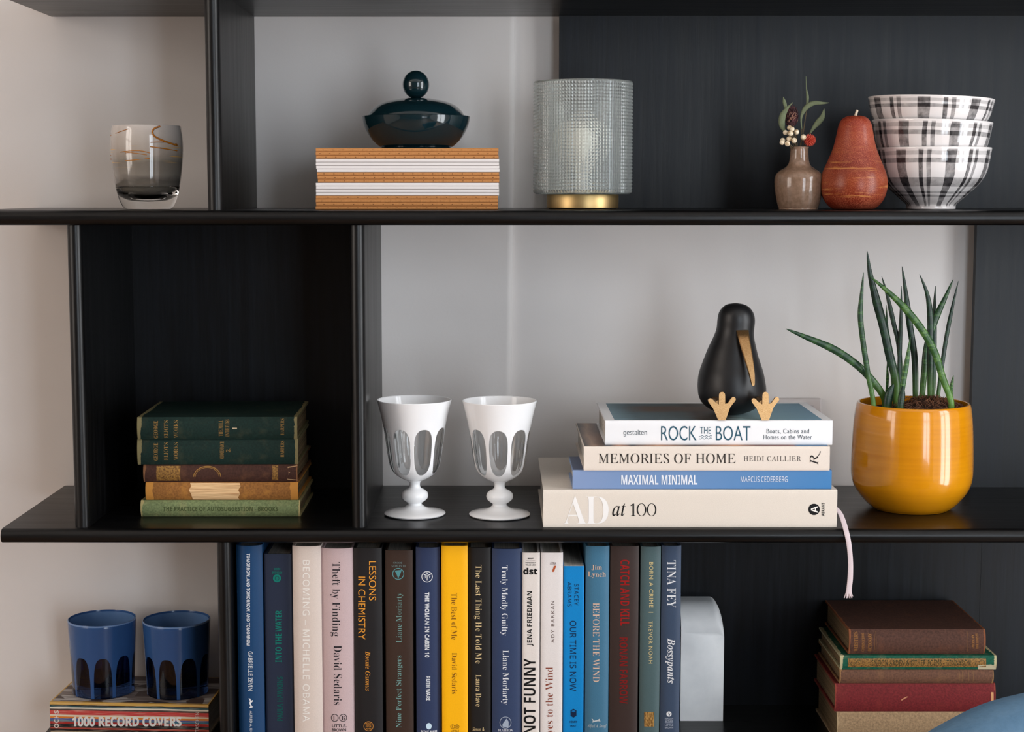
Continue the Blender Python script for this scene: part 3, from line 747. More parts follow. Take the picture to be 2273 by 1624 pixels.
for y, cx, hw in rows:
    z = bz_(y) - zmin
    # the head leans forward
    k = max(0.0, (800 - y)/140); yo = -.006*min(k, 1.0)
    for i in range(sg):
        a = 2*PI*i/sg
        vs.append((bx_(cx) + hw/s_b*math.cos(a), yo + hw/s_b*1.02*math.sin(a), z))
for r in range(len(rows)-1):
    for i in range(sg): fs.append((r*sg+i, r*sg+(i+1) % sg, (r+1)*sg+(i+1) % sg, (r+1)*sg+i))
fs += [tuple(range(sg)), tuple((len(rows)-1)*sg+i for i in range(sg))]
mbk = principled('black_satin_wood', (0.008, 0.008, 0.009, 1), .42)
nb_ = noise_node(mbk, 1.0, (400, 400, 60), detail=3); bump(mbk, nb_.outputs[0], .08, .0003)
obj('body', vs, fs, mbk, bird, 60)
brass = principled('brushed_brass', srgb(174, 136, 92), .34, metal=.9)
nb_ = noise_node(brass, 900, detail=2); L(brass, ramp(brass, nb_.outputs[0], [(0.3, srgb(154, 116, 74)), (0.7, srgb(182, 144, 100))]).outputs[0], B(brass).inputs['Base Color'])
# beak: long tapering wedge hanging down in front of the breast
bk_rows = [(722, 1638, 14, -.027), (740, 1639.5, 12.5, -.036), (770, 1645, 11, -.042), (800, 1651, 8.5, -.046), (825, 1655, 6, -.049), (842, 1656.5, 3.6, -.051), (846, 1656.5, 1.5, -.051)]
vs, fs = [], []
for y, cx, hw, yy in resample(bk_rows, 4):
    z = P(1625, y, YB + yy).z - rk.top_z() - G - zmin; x = bx_(cx); h = hw/s_b*.97; t = .004 + h*.5
    vs += [(x-h, yy+t, z), (x-h, yy+.0012, z), (x-h*.8, yy, z), (x+h*.8, yy, z), (x+h, yy+.0012, z), (x+h, yy+t, z)]
n = len(vs)//6
for r in range(n-1):
    for i in range(6): fs.append((r*6+i, r*6+(i+1) % 6, (r+1)*6+(i+1) % 6, (r+1)*6+i))
fs += [tuple(range(6)), tuple((n-1)*6+i for i in range(6))]
obj('beak', vs, fs, brass, bird, 30)
def foot(cx, y_lo=925):
    """flat brass web foot standing on its heel, three rounded toes up"""
    def toe(x, y, r, a0, a1, n=6):
        return [(x + r*math.cos(a0 + (a1-a0)*i/n), y - r*math.sin(a0 + (a1-a0)*i/n)) for i in range(n+1)]
    o = [(-8, 925), (8, 925), (18, 897)]
    o += toe(25.5, 879, 5.2, -.5, 2.4) + [(13, 887.5), (7.3, 889)]
    o += toe(0.3, 869.5, 6.8, -.1, PI+.1) + [(-6.8, 890), (-12, 888)]
    o += toe(-25.5, 882, 5.2, .75, PI+.6) + [(-19, 900)]
    Yf = .020; sf = scale_at(P(cx, 900, Yf)); cxw = P(cx, 900, Yf).x
    zf = rk.top_z() + G
    out = [((cxw + x/sf) - bird.location.x, (P(cx, y, Yf).z - P(cx, 925, Yf).z)) for x, y in o]
    mb = MB(); Y0 = Yf - bird.location.y
    mb.prism(out, Y0, Y0 + .004, lambda p, q, a: Vector((p, a + q*.10, q + .0001)))
    f_ = mb.build('foot', brass, bird, 30)
    leg = MB(); leg.tube([(cxw - bird.location.x - .003, Y0 + .004, .019), (cxw - bird.location.x - .006*(1 if cx < 1650 else 1), Y0 + .04, .022)], .0045, 10)
    leg.build('ankle', brass, f_, 40)
foot(1603); foot(1699.5)

# ------------------------------------------------------------------ white goblets
def window_mask(m, count, off, vc, vh, hw, pa=2.4, pb=3.2, arch=False):
    u, v, uv = uv_xy(m)
    fr = math_n(m, 'FRACT', math_n(m, 'ADD', math_n(m, 'MULTIPLY', u, count), off))
    a = math_n(m, 'ABSOLUTE', math_n(m, 'MULTIPLY', math_n(m, 'SUBTRACT', fr, .5), 2/hw))
    bq = math_n(m, 'DIVIDE', math_n(m, 'SUBTRACT', v, vc), vh)
    bq = math_n(m, 'MAXIMUM', bq, 0.0) if arch else math_n(m, 'ABSOLUTE', bq)
    s = math_n(m, 'ADD', math_n(m, 'POWER', a, pa), math_n(m, 'POWER', bq, pb))
    return math_n(m, 'LESS_THAN', s, 1.0)
def two_glass(name, solid, clear, mask_args, srough=.12):
    m = principled(name, solid, srough, spec=.5)
    g = N(m, 'ShaderNodeBsdfPrincipled'); g.inputs['Base Color'].default_value = clear
    g.inputs['Roughness'].default_value = .0; g.inputs['Transmission Weight'].default_value = 1.0; g.inputs['IOR'].default_value = 1.45
    mk = window_mask(m, *mask_args[0], **mask_args[1])
    mx_ = N(m, 'ShaderNodeMixShader'); L(m, mk, mx_.inputs[0]); L(m, B(m).outputs[0], mx_.inputs[1]); L(m, g.outputs[0], mx_.inputs[2])
    out = m.node_tree.nodes['Material Output']; L(m, mx_.outputs[0], out.inputs[0])
    return m
WG = 'pair of white goblets on the middle shelf'
m_wht = principled('white_opal_glass', srgb(248, 248, 249), .14)
def goblet(label, cx, ybot_c, off, ref=None):
    p = Pz(cx, ybot_c, Z2); s = scale_at(p); k = 1/s
    o = empty('goblet', (p.x, p.y, Z2 + G), label, 'goblet', WG)
    # outline in pixels above the base (goblet 1): (half width, height)
    R = lambda lst: [(a*k, h*k) for a, h in lst]
    outer = [(10, 76), (22, 79), (32, 84), (43, 92), (52, 104), (57, 120), (61, 145), (65, 175), (69, 200), (75, 228), (80, 248), (82, 256)]
    outer = resample(outer, 4)
    inner = [(a-3.2, h) for a, h in outer[::-1] if h > 86]
    prof = R(outer) + R([(81.2, 257.5), (79.8, 257)]) + R(inner) + R([(20, 86.5), (0.01, 85)])
    prof = [(0.0005*k, 76*k)] + prof
    mg_ = two_glass('opal_and_clear_glass_%d' % cx, srgb(248, 248, 249), (.97, .98, .98, 1), ((8, off, .39, .285, .84), {}))
    flute = lambda t, h: 1 + .0045*math.cos(32*t)*max(0, 1 - abs(h - .39)/.3)
    revolve('bowl', prof, mg_, o, 288, 35, flute)
    stem = [(0.01, 8), (20, 9), (17, 16), (15.5, 23), (15.5, 27), (22, 31), (28.5, 37), (30, 43), (28.5, 50), (22, 56), (15, 59), (12, 63), (11.5, 69), (13, 74), (20, 78.5), (0.01, 78.6)]
    revolve('stem', R(stem), m_wht, o, 48, 50)
    ft = [(0.01, 0), (60, 0), (66.5, 1.5), (68, 4), (66, 6.2), (50, 9.2), (33, 13), (23, 17), (17, 22), (0.01, 22)]
    revolve('foot', R(ft), m_wht, o, 64, 50)
    return o
goblet('white cut-glass goblet nearer the black divider, left of its twin', 921, 1142, .04)
goblet('white cut-glass goblet nearer the coffee-table books, right of its twin', 1109, 1144, .56)

# ------------------------------------------------------------------ potted plant
pp = Pz(2021, 1127, Z2); sp_ = scale_at(pp); kp = 1/sp_
pl = empty('potted_plant', (pp.x, pp.y, Z2 + G), 'spiky green snake plant in a glossy mustard yellow pot', 'potted plant')
m_pot = principled('mustard_glaze', srgb(222, 142, 10), .16, coat=.6)
n_ = noise_node(m_pot, 1.0, (4, 4, 240), detail=3); n2_ = noise_node(m_pot, 9, detail=3)
cpt = mixc(m_pot, .35, ramp(m_pot, n2_.outputs[0], [(0.3, srgb(205, 126, 6)), (0.7, srgb(230, 152, 16))]).outputs[0], ramp(m_pot, n_.outputs[0], [(0.3, srgb(205, 128, 8)), (0.7, srgb(232, 156, 20))]).outputs[0])
L(m_pot, cpt, B(m_pot).inputs['Base Color']); bump(m_pot, n_.outputs[0], .06, .0004)
zof = lambda y: (P(2021, y, pp.y).z - Z2)
zr = zof(893)
po = [(0.01, 0), (74, 0), (84, 2), (93, 8), (103, 18), (115, 33), (125, 50), (130.5, 70), (131.5, 95), (130.5, 140), (128, 190), (124, 225), (121.5, zr*sp_-2), (119.5, zr*sp_), (117, zr*sp_-.5), (115.5, zr*sp_-4), (117, zr*sp_-40), (0.01, zr*sp_-40)]
revolve('pot', [(a*kp, h*kp) for a, h in resample(po, 3)], m_pot, pl, 96, 40)
m_soil = principled('dark_soil', srgb(48, 34, 26), .95)
ns = noise_node(m_soil, 260, detail=5); L(m_soil, ramp(m_soil, ns.outputs[0], [(0.3, srgb(26, 18, 14)), (0.7, srgb(92, 62, 46))]).outputs[0], B(m_soil).inputs['Base Color']); bump(m_soil, ns.outputs[0], .8, .003)
vs, fs = [(0, 0, zr - .004)], []
RS = 114*kp; nr, nsg = 10, 40
def soil_h(x, y):
    d = math.hypot(x - .016, y + .012)
    return zr - .011 + .017*math.exp(-(d/.034)**2) + .0022*noise.noise(Vector((x*90, y*90, 3)))
vs = [(0, 0, soil_h(0, 0))]
for i in range(1, nr+1):
    for j in range(nsg):
        a = 2*PI*j/nsg; r = RS*i/nr; x, y = r*math.cos(a), r*math.sin(a); vs.append((x, y, soil_h(x, y)))
fs = [(0, 1+j, 1+(j+1) % nsg) for j in range(nsg)] + [(1+i*nsg+j, 1+(i+1)*nsg+j, 1+(i+1)*nsg+(j+1) % nsg, 1+i*nsg+(j+1) % nsg) for i in range(nr-1) for j in range(nsg)]
obj('soil', vs, fs, m_soil, pl, 80)
mb = MB()
for i in range(420):
    a = random.uniform(0, 2*PI); r = .042*math.sqrt(random.random()); x, y = .016 + r*math.cos(a), -.010 + .9*r*math.sin(a)
    if math.hypot(x, y) > RS - .004: continue
    z = soil_h(x, y); b_ = random.uniform(0, 2*PI); ln = random.uniform(.006, .016); cu_ = random.uniform(-1.5, 1.5)
    pts = []
    for t in range(5):
        q = t/4; pts.append((x + ln*q*math.cos(b_ + cu_*q), y + ln*q*math.sin(b_ + cu_*q), z + .0005 + .005*math.sin(PI*q)*random.uniform(.3, 1.1)))
    if all(math.hypot(p_[0], p_[1]) < RS - .001 for p_ in pts): mb.tube(pts, .00032, 4)
m_coir = principled('coir_fibre', srgb(110, 70, 48), .85)
nc = noise_node(m_coir, 120, detail=2); L(m_coir, ramp(m_coir, nc.outputs[0], [(0.3, srgb(66, 40, 30)), (0.7, srgb(140, 94, 66))]).outputs[0], B(m_coir).inputs['Base Color'])
tag(mb.build('coir_mulch', m_coir, pl, 80), kind='stuff')
def leaf_mat(name, dark, light, bands=40.0):
    m = principled(name, dark, .38, spec=.5)
    u, v, uv = uv_xy(m)
    n1 = noise_node(m, 1.0, (120, 120, 420), detail=3)
    w = math_n(m, 'FRACT', math_n(m, 'ADD', math_n(m, 'MULTIPLY', v, 13.0), math_n(m, 'MULTIPLY', n1.outputs[0], 1.6)))
    c = ramp(m, w, [(0.0, dark), (0.55, dark), (0.85, light), (1.0, dark)])
    n3 = noise_node(m, 320, detail=3)
    c2 = mixc(m, math_n(m, 'MULTIPLY', n3.outputs[0], .6), c.outputs[0], dark)
    c3 = mixc(m, ramp(m, v, [(0.62, (0, 0, 0, 1)), (1.0, (.75, .75, .75, 1))]).outputs[0], c2, srgb(112, 158, 62))
    L(m, c3, B(m).inputs['Base Color'])
    return m
LM = [leaf_mat('leaf_deep_green', srgb(18, 42, 30), srgb(40, 76, 46)), leaf_mat('leaf_mid_green', srgb(28, 60, 34), srgb(74, 112, 60)), leaf_mat('leaf_light_green', srgb(42, 80, 34), srgb(104, 142, 70))]
LV = [([(57, 486), (150, 525), (300, 590), (420, 670), (500, 750), (560, 835)], 21, -.02, 1),
      ([(457, 195), (447, 300), (440, 420), (455, 560), (480, 720), (507, 862)], 15, -.03, 1),
      ([(475, 85), (490, 200), (520, 330), (560, 480), (590, 620), (620, 740), (628, 850)], 24, -.012, 0),
      ([(488, 215), (560, 275), (660, 370), (750, 480), (820, 600), (865, 740), (905, 850)], 20, -.038, 2),
      ([(550, 215), (580, 320), (610, 450), (640, 590), (652, 830)], 13, .012, 0),
      ([(575, 365), (578, 480), (592, 600), (612, 830)], 9, .022, 1),
      ([(652, 265), (650, 400), (645, 560), (642, 720), (655, 830)], 12, .004, 0),
      ([(655, 165), (675, 310), (695, 470), (720, 640), (724, 830)], 18, .018, 0),
      ([(697, 530), (685, 620), (670, 710), (655, 800), (640, 872)], 15, -.034, 2),
      ([(745, 205), (785, 310), (800, 430), (800, 570), (800, 700), (800, 840)], 18, -.008, 0),
      ([(827, 265), (822, 370), (822, 520), (820, 680), (815, 830)], 13, .016, 0),
      ([(918, 232), (880, 320), (830, 430), (785, 570), (770, 700), (758, 830)], 19, .006, 1),
      ([(945, 240), (915, 370), (885, 520), (860, 680), (840, 835)], 12, .02, 0),
      ([(578, 660), (580, 740), (575, 830)], 8, .0, 2), ([(920, 725), (908, 790), (905, 855)], 11, -.022, 2),
      ([(612, 770), (590, 820), (580, 880)], 24, -.03, 0), ([(660, 780), (655, 830), (648, 885)], 18, -.04, 0)]
for pts, hw, dy, mi in LV:
    q = []
    for i, (uu, vv) in enumerate(pts):
        t = i/(len(pts)-1)
        yy = pp.y + dy*(0.6 + .4*t) + (.02*(1-t) if dy > 0 else -.012*(1-t))
        w_ = P(1720 + uu/2.32, 520 + vv/2.32, yy)
        q.append(tuple(w_ - Vector(pl.location)))
    e0, e1 = Vector(q[-2]), Vector(q[-1]); q.append(tuple(e1 + (e1-e0).normalized()*.004 + Vector((0, 0, -.014))))
    q = resample(q, 6); n = len(q); s = .92/(2.32*sp_)
    rad = [max(.0003, hw*s*(min(1.0, (i/(n-1))*3.2)**.75)*(1.0 - .22*max(0, i/(n-1) - .6)/.4)) for i in range(n)]
    MB().tube(q, rad, 10, .55, up=(0, 1, 0)).build('leaf', LM[mi], pl, 60)

# ------------------------------------------------------------------ antique books, left cubby
OB = 'worn antique books stacked in the dark cubby'
def old(label, box, Y, depth, mat, zb, yaw=0.0, bulge=.003, pw=2.2, group=OB, pages=PG_L):
    return Book('antique_book', label, box, Y, depth, mat, pages, zbase=zb, yaw=yaw, hard=True, bulge=bulge, pw=pw, group=group)
m_lg = old_cloth('pale_green_cloth', srgb(112, 124, 84), srgb(176, 160, 110), wear_amt=.3, edge=.012)
o1 = old('thin pale green old book, bottom of the left antique stack', (312, 1111, 666, 1146), .072, .150, m_lg, Z2 + G, math.radians(.2), .004)
o1.text('title_lettering', 'THE PRACTICE OF AUTOSUGGESTION - BROOKS', 'sansb', 362, 1124, 617, 1134, (70, 80, 44))
m_tn = old_cloth('tan_leather', srgb(142, 94, 46), srgb(196, 134, 60), wear_amt=.55, edge=.05)
o2 = old('tan leather old book with torn spine showing pages, fourth down in left stack', (323, 1071, 661, 1111), .074, .150, m_tn, o1.top_z() + G, math.radians(.2), .003)
m_tp = principled('torn_paper', srgb(204, 164, 112), .9)
nt = noise_node(m_tp, 1.0, (20, 20, 900), detail=4); L(m_tp, ramp(m_tp, nt.outputs[0], [(0.3, srgb(176, 126, 80)), (0.6, srgb(238, 200, 150))]).outputs[0], B(m_tp).inputs['Base Color'])
tp = [(421, 1071.5), (424, 1077), (418, 1085), (424, 1096), (428, 1111), (532, 1111), (528, 1103), (533, 1092), (528, 1082), (534, 1073), (529, 1071.5)]
lo_ = [(421, 1072), (424, 1079), (419, 1087), (424, 1096), (426, 1104), (428, 1109.5)]; hi_ = [(531, 1072), (534, 1079), (529, 1087), (533, 1096), (528, 1104), (531, 1109.5)]
o2.flat('torn_spine_patch', [p_ for a_, b_ in zip(lo_, hi_) for p_ in (a_, b_)], [(2*i, 2*i+1, 2*i+3, 2*i+2) for i in range(5)], m_tp, 'pale exposed page folds', .0003)
m_bn = old_cloth('dark_brown_leather', srgb(66, 40, 32), srgb(130, 88, 58), wear_amt=.3, edge=.012)
o3 = old('dark brown old book with gilt bands and ring, middle of the left antique stack', (318, 1031, 660, 1071), .076, .150, m_bn, o2.top_z() + G, math.radians(.2))
m_gb = principled('worn_gilt', srgb(150, 108, 52), .5, metal=.3)
ng = noise_node(m_gb, 500, detail=3); L(m_gb, ramp(m_gb, ng.outputs[0], [(0.35, srgb(92, 60, 34)), (0.6, srgb(166, 124, 62))]).outputs[0], B(m_gb).inputs['Base Color'])
o3.rect('gilt_panel', 347, 1034, 400, 1067, m_gb); o3.rect('gilt_band', 604, 1033, 617, 1066, m_gb)
o3.ring('gilt_ring', 460, 1058, 24, 2.0, (150, 110, 56), rx=31, a0=PI, a1=2*PI); o3.ring('gilt_ring', 460, 1058, 21, 1.2, (150, 110, 56), rx=27, a0=PI, a1=2*PI)
o3.poly('torn_label', [(638, 1036), (660, 1033), (660, 1066), (637, 1064), (641, 1050)], (186, 148, 108))
m_g = old_cloth('bottle_green_cloth', srgb(15, 38, 33), srgb(128, 118, 82), wear_amt=.10, edge=.022)
GLT = (156, 122, 66)
o4 = old('bottle green old book with gilt lettering, second from top of left stack', (305, 975, 661, 1031), .074, .135, m_g, o3.top_z() + G, math.radians(.8))
def eliot(bk, dy, vol):
    up = lambda s, x, y0, y1, w=9.5: bk.text('gilt_lettering', s, 'serif', x, y0, x + w, y1, GLT, 'u', metal=.3)
    y0, y1 = 934 + dy, 973 + dy
    up('GEORGE', 341, y0, y1); up("ELIOT'S", 363.5, y0-1, y1-1); up('WORKS', 385.5, y0-1, y1-1)
    if vol == 1:
        up('THE MILL', 485.5, y0-2, y1-5, 9); up('ON THE FLOSS', 500, y0-3, y1-4, 9); bk.rect('gilt_lettering', 516, 949, 526, 951.5, ink((190, 170, 140)))
    else:
        up('MIDDLEMARCH', 488, y0-3, y1-3, 9); bk.text('gilt_lettering', '2.', 'serif', 502, 994, 511, 1003, GLT, 'u', metal=.3)
    up('HARPERS', 622.5, y0-5, y1-8, 8)
eliot(o4, 49, 2)
o5 = old('bottle green old book with gilt lettering, topmost of the left stack', (305, 926, 659, 974), .072, .150, m_g, o4.top_z() + G, math.radians(1.2))
eliot(o5, 0, 1)

# ------------------------------------------------------------------ antique books, lower right
OR = 'worn antique books stacked on the lower shelf'
m_ct = old_cloth('buff_cloth', srgb(150, 124, 94), srgb(176, 150, 116), wear_amt=.4, edge=.004)
zb3 = Z3 + G
YR = .115
r1 = old('buff cloth old book under the red one, bottom of the right antique stack', (1858, 1581, 2208, 1660), YR, .135, m_ct, zb3, 0.0, .004, group=OR)
m_rd = old_cloth('faded_red_cloth', srgb(110, 33, 36), srgb(140, 60, 48), wear_amt=.25, edge=.006)
r2 = old('faded red cloth old book with scratched spine in the right antique stack', (1854, 1518, 2210, 1580), YR, .135, m_rd, r1.top_z() + G, 0.0, .004, group=OR)
r2.poly('scratch', [(1999, 1553), (2005, 1549), (2013, 1545), (2016, 1546), (2008, 1550), (2002, 1554)], (196, 140, 104)); r2.rect('torn_paper', 2200, 1536, 2205.5, 1556, ink((206, 152, 104)))
m_b2 = old_cloth('mid_brown_cloth', srgb(104, 72, 56), srgb(150, 112, 72), wear_amt=.3, edge=.008)
r3 = old('thin mid-brown old book between the green and the red one', (1864, 1487, 2206, 1517), YR, .135, m_b2, r2.top_z() + G, 0.0, .003, group=OR)
for x in (2129, 2136, 2150, 2160): r3.rect('spine_rule', x, 1490, x+1, 1512, ink((128, 96, 62)))
m_en = old_cloth('emerald_cloth', srgb(18, 84, 64), srgb(190, 180, 140), wear_amt=.2, edge=.018)
r4 = old('emerald old book with gilt decorated spine band, second from top right stack', (1865, 1455, 2212, 1487), YR, .135, m_en, r3.top_z() + G, 0.0, .002, group=OR)
r4.rect('gilt_panel', 1882, 1461, 2189, 1480, m_gb); r4.text('title_lettering', 'ENOCH ARDEN & OTHER POEMS - TENNYSON', 'sans', 1935, 1464, 2155, 1477, (58, 60, 34), spacing=1.1, eps=.0004)
for x, s_ in ((1893, 1), (1906, -1), (2170, 1), (2180, -1)): r4.ring('gilt_flourish', x, 1470, 6, 1.0, (70, 74, 44), a0=0 if s_ > 0 else PI, a1=PI if s_ > 0 else 2*PI)
r4.poly('torn_cloth', [(2170, 1476), (2200, 1474), (2210, 1478), (2211, 1488), (2185, 1488.5), (2172, 1486)], (190, 180, 150), .0004)
m_dc = old_cloth('chocolate_cloth', srgb(84, 56, 46), srgb(140, 84, 52), wear_amt=.2, edge=.010)
r5 = old('thick chocolate brown old book, topmost of the right antique stack', (1885, 1398, 2188, 1451), YR + .002, .15, m_dc, r4.top_z() + G, 0.0, .005, group=OR)
GL2 = (166, 116, 62)
for s_, x, y0, y1, w_ in (('WEBSTERS', 1895.5, 1403, 1446, 9), ('COMMON SCHOOL', 1913, 1405, 1446, 6), ('DICTIONARY', 1927, 1406, 1446, 8), ('AMERICAN', 2157, 1409, 1440, 6), ('BOOK COMPANY', 2166, 1406, 1440, 6)):
    r5.text('gilt_lettering', s_, 'serifb', x, y0, x+w_, y1, GL2, 'u', metal=.3)
for x in (1941, 1944.5, 2148): r5.rect('spine_rule', x, 1402, x+1, 1447, ink((120, 82, 50)))

# ------------------------------------------------------------------ record-cover book and blue tumblers
m_rc = principled('striped_print', srgb(200, 90, 70), .4)
u, v, uv = uv_xy(m_rc)
nz = noise_node(m_rc, 1.0, (14, 14, 420), detail=2)
vv_ = math_n(m_rc, 'ADD', v, math_n(m_rc, 'MULTIPLY', math_n(m_rc, 'SUBTRACT', nz.outputs[0], .5), .05))
stops = [(0.0, srgb(196, 176, 150)), (.06, srgb(40, 28, 26)), (.14, srgb(180, 70, 56)), (.19, srgb(30, 26, 30)), (.30, srgb(170, 40, 36)), (.38, srgb(60, 110, 130)), (.43, srgb(80, 90, 150)), (.48, srgb(226, 128, 40)), (.54, srgb(232, 218, 190)), (.60, srgb(206, 70, 66)), (.74, srgb(84, 64, 58)), (.79, srgb(232, 222, 204)), (.84, srgb(52, 88, 92)), (.89, srgb(36, 30, 28)), (.92, srgb(206, 160, 72)), (1.0, srgb(206, 160, 72))]
cr = ramp(m_rc, vv_, stops, 'CONSTANT'); nm = noise_node(m_rc, 1.0, (40, 40, 900), detail=3)
L(m_rc, mixc(m_rc, math_n(m_rc, 'MULTIPLY', ramp(m_rc, nm.outputs[0], [(0.5, (0, 0, 0, 1)), (0.75, (1, 1, 1, 1))]).outputs[0], .5), cr.outputs[0], srgb(230, 212, 190)), B(m_rc).inputs['Base Color'])
YC = .152
rc = Book('picture_book', 'thick striped picture book lying under the two blue tumblers', (108, 1561, 465, 1621), YC, .118, m_rc, PG_W, zbase=Z3 + G, yaw=math.radians(-3.5), hard=True, bulge=.001, pw=10)
m = principled('collage_print', srgb(150, 140, 132), .4)
vo = N(m, 'ShaderNodeTexVoronoi'); vo.inputs['Scale'].default_value = 1.0
tc = N(m, 'ShaderNodeTexCoord'); mp = N(m, 'ShaderNodeMapping'); mp.inputs['Scale'].default_value = (34, 60, 1); L(m, tc.outputs['Object'], mp.inputs['Vector']); L(m, mp.outputs[0], vo.inputs['Vector'])
st_ = noise_node(m, 1.0, (20, 420, 1), detail=2)
c1 = ramp(m, vo.outputs['Color'], [(0.0, srgb(70, 56, 52)), (0.35, srgb(150, 140, 134)), (0.5, srgb(206, 202, 198)), (0.75, srgb(96, 80, 74))], 'CONSTANT')
L(m, mixc(m, ramp(m, st_.outputs[0], [(0.45, (0, 0, 0, 1)), (0.55, (.8, .8, .8, 1))]).outputs[0], c1.outputs[0], srgb(84, 66, 60)), B(m).inputs['Base Color'])
picture(rc, .002, m)
rc.text('title_lettering', '1000 RECORD COVERS', 'black', 160, 1590, 403, 1611.5, (236, 230, 224), spacing=.97)
rc.text('author_lettering', 'OCHS', 'sansb', 120.5, 1576, 130.5, 1615, (232, 222, 214), 'u'); rc.text('publisher_lettering', 'TASCHEN', 'hum', 434, 1580, 442, 1624, (226, 214, 206), 'u')
BT = 'pair of blue tumblers on the striped book'
M_LIN = principled('pale_blue_lining', srgb(92, 124, 168), .25)
M_RIM = principled('pale_blue_rim', srgb(112, 142, 186), .2)
def tumbler(label, cx, yb, off):
    p = Pz(cx, yb, rc.top_z()); s = scale_at(p); k = 1/s
    o = empty('tumbler', (p.x, p.y, rc.top_z() + .0004), label, 'tumbler', BT)
    out = [(0.01, 0), (62, 0), (65.5, 2), (67, 6), (68.5, 40), (70.5, 90), (72.5, 130), (74, 161)]
    inn = [(73, 163), (71.6, 162), (69.5, 130), (67.2, 90), (63, 40), (58, 26), (40, 21), (0.01, 20)]
    prof = resample(out, 4) + resample(inn, 4)
    m = two_glass('blue_cased_glass_%d' % cx, srgb(48, 84, 136), srgb(46, 74, 126), ((9, off, -.05, .60, .84), {'pa': 3.0, 'pb': 4.0, 'arch': True}), .16)
    revolve('glass_body', [(a*k, h*k) for a, h in prof], m, o, 96, 40)
    lin = [(70.9, 160.5), (70.4, 150), (69.2, 130), (67.6, 100), (67.2, 100), (68.8, 130), (70.0, 150), (70.6, 160.5), (70.9, 160.5)]
    revolve('inner_lining', [((a - .3)*k, h*k) for a, h in lin], M_LIN, o, 96, 60)
    rim = [(71.8, 162.2), (72.2, 163.6), (73, 164), (74, 163.4), (74.3, 161.8), (74.1, 160.8), (73.4, 162.9), (71.8, 162.2)]
    revolve('rim', [(a*k, h*k) for a, h in rim], M_RIM, o, 96, 60)
    return o
tumbler('blue cut-glass tumbler over the left half of the striped book', 230.5, 1532, .18)
tumbler('blue cut-glass tumbler beside the lower black divider', 395, 1534, .70)

# ------------------------------------------------------------------ upper shelf: candle holder
def on_shelf1(cx, Y):
    p = P(cx, 462, Y); return Vector((p.x, Y, Z1 + G)), 1/scale_at(p)
loc, k = on_shelf1(329, .10)
ch = empty('candle_holder', loc, 'grey swirled glass candle holder on the upper shelf near the left end', 'candle holder')
h0 = 462.5
OUT = [(0.01, 0), (44, 0), (50, 1.5), (56, 7), (63, 22), (67, 36), (70.5, 52), (75.5, 85), (79, 126), (78.5, 155), (76, 175), (74.5, 182)]
base = OUT[:6] + [(70.2, 51), (65.3, 49.6), (57.8, 37.6), (47.8, 29.6), (30, 22.6), (0.01, 20.6)]
revolve('glass_base', [(a*k, h*k) for a, h in resample(base, 4)], glass('clear_glass', (.98, .98, .97, 1), 0.0, 1.2), ch, 72, 45)
cup = [(0.01, 21), (30, 23), (48, 30), (58, 38), (65.5, 50), (70.4, 52)] + OUT[7:] + [(73.2, 183), (72, 181.5), (73.6, 174), (76, 154), (76.4, 126), (73, 86), (68, 60), (60, 47), (50, 37), (0.01, 30)]
m_sw = principled('swirled_grey_glass', srgb(150, 142, 134), .10, coat=.6)
u, v, uv = uv_xy(m_sw)
n1 = noise_node(m_sw, 1.0, (30, 30, 70), detail=4)
v2 = math_n(m_sw, 'ADD', v, math_n(m_sw, 'MULTIPLY', math_n(m_sw, 'SUBTRACT', n1.outputs[0], .5), .16))
cs = ramp(m_sw, v2, [(0.0, srgb(66, 62, 58)), (0.14, srgb(112, 105, 96)), (0.26, srgb(92, 86, 79)), (0.34, srgb(126, 118, 109)), (0.5, srgb(118, 110, 100)), (0.62, srgb(158, 147, 136)), (1.0, srgb(196, 188, 182))])
n4 = noise_node(m_sw, 1.0, (14, 14, 330), detail=2)
stk = math_n(m_sw, 'MULTIPLY', ramp(m_sw, n4.outputs[0], [(0.60, (0, 0, 0, 1)), (0.68, (1, 1, 1, 1))]).outputs[0], ramp(m_sw, v, [(0.42, (0, 0, 0, 1)), (0.5, (1, 1, 1, 1)), (0.68, (1, 1, 1, 1)), (0.75, (0, 0, 0, 1))]).outputs[0])
L(m_sw, mixc(m_sw, stk, cs.outputs[0], srgb(206, 160, 84)), B(m_sw).inputs['Base Color'])
revolve('swirled_cup', [(a*k, h*k) for a, h in resample(cup, 4)], m_sw, ch, 72, 45)
mb = MB()
def on_cup(lst, hw):
    """amber thread lying on the outside of the coloured layer; pixel points on the near side"""
    pts = []
    for px, py in lst:
        h = h0 - py; x = px - 329; r = next(a0 + (a1-a0)*(h-b0)/(b1-b0) for (a0, b0), (a1, b1) in zip(OUT, OUT[1:]) if b0 <= h <= b1) + .9
        pts.append((x*k, -math.sqrt(max(r*r - x*x, 4))*k, h*k))
    mb.tube(resample(pts, 4), hw*k, 6)
for lst, w_ in (([(372, 283), (361, 288), (357, 296), (362, 305), (378, 314), (396, 321), (402, 323)], 2.0), ([(353, 318), (375, 317), (402, 320)], .9), ([(352, 327), (380, 331), (402, 335)], 1.2),
               ([(254, 345), (290, 338), (330, 336), (352, 341)], .8), ([(254, 352), (300, 340), (345, 345)], .7), ([(254, 354), (300, 357), (350, 352)], .9), ([(256, 302), (280, 296), (305, 289)], .7)):
    on_cup(lst, w_)
mb.build('amber_thread', principled('amber_glass', srgb(168, 104, 30), .2), ch, 60)

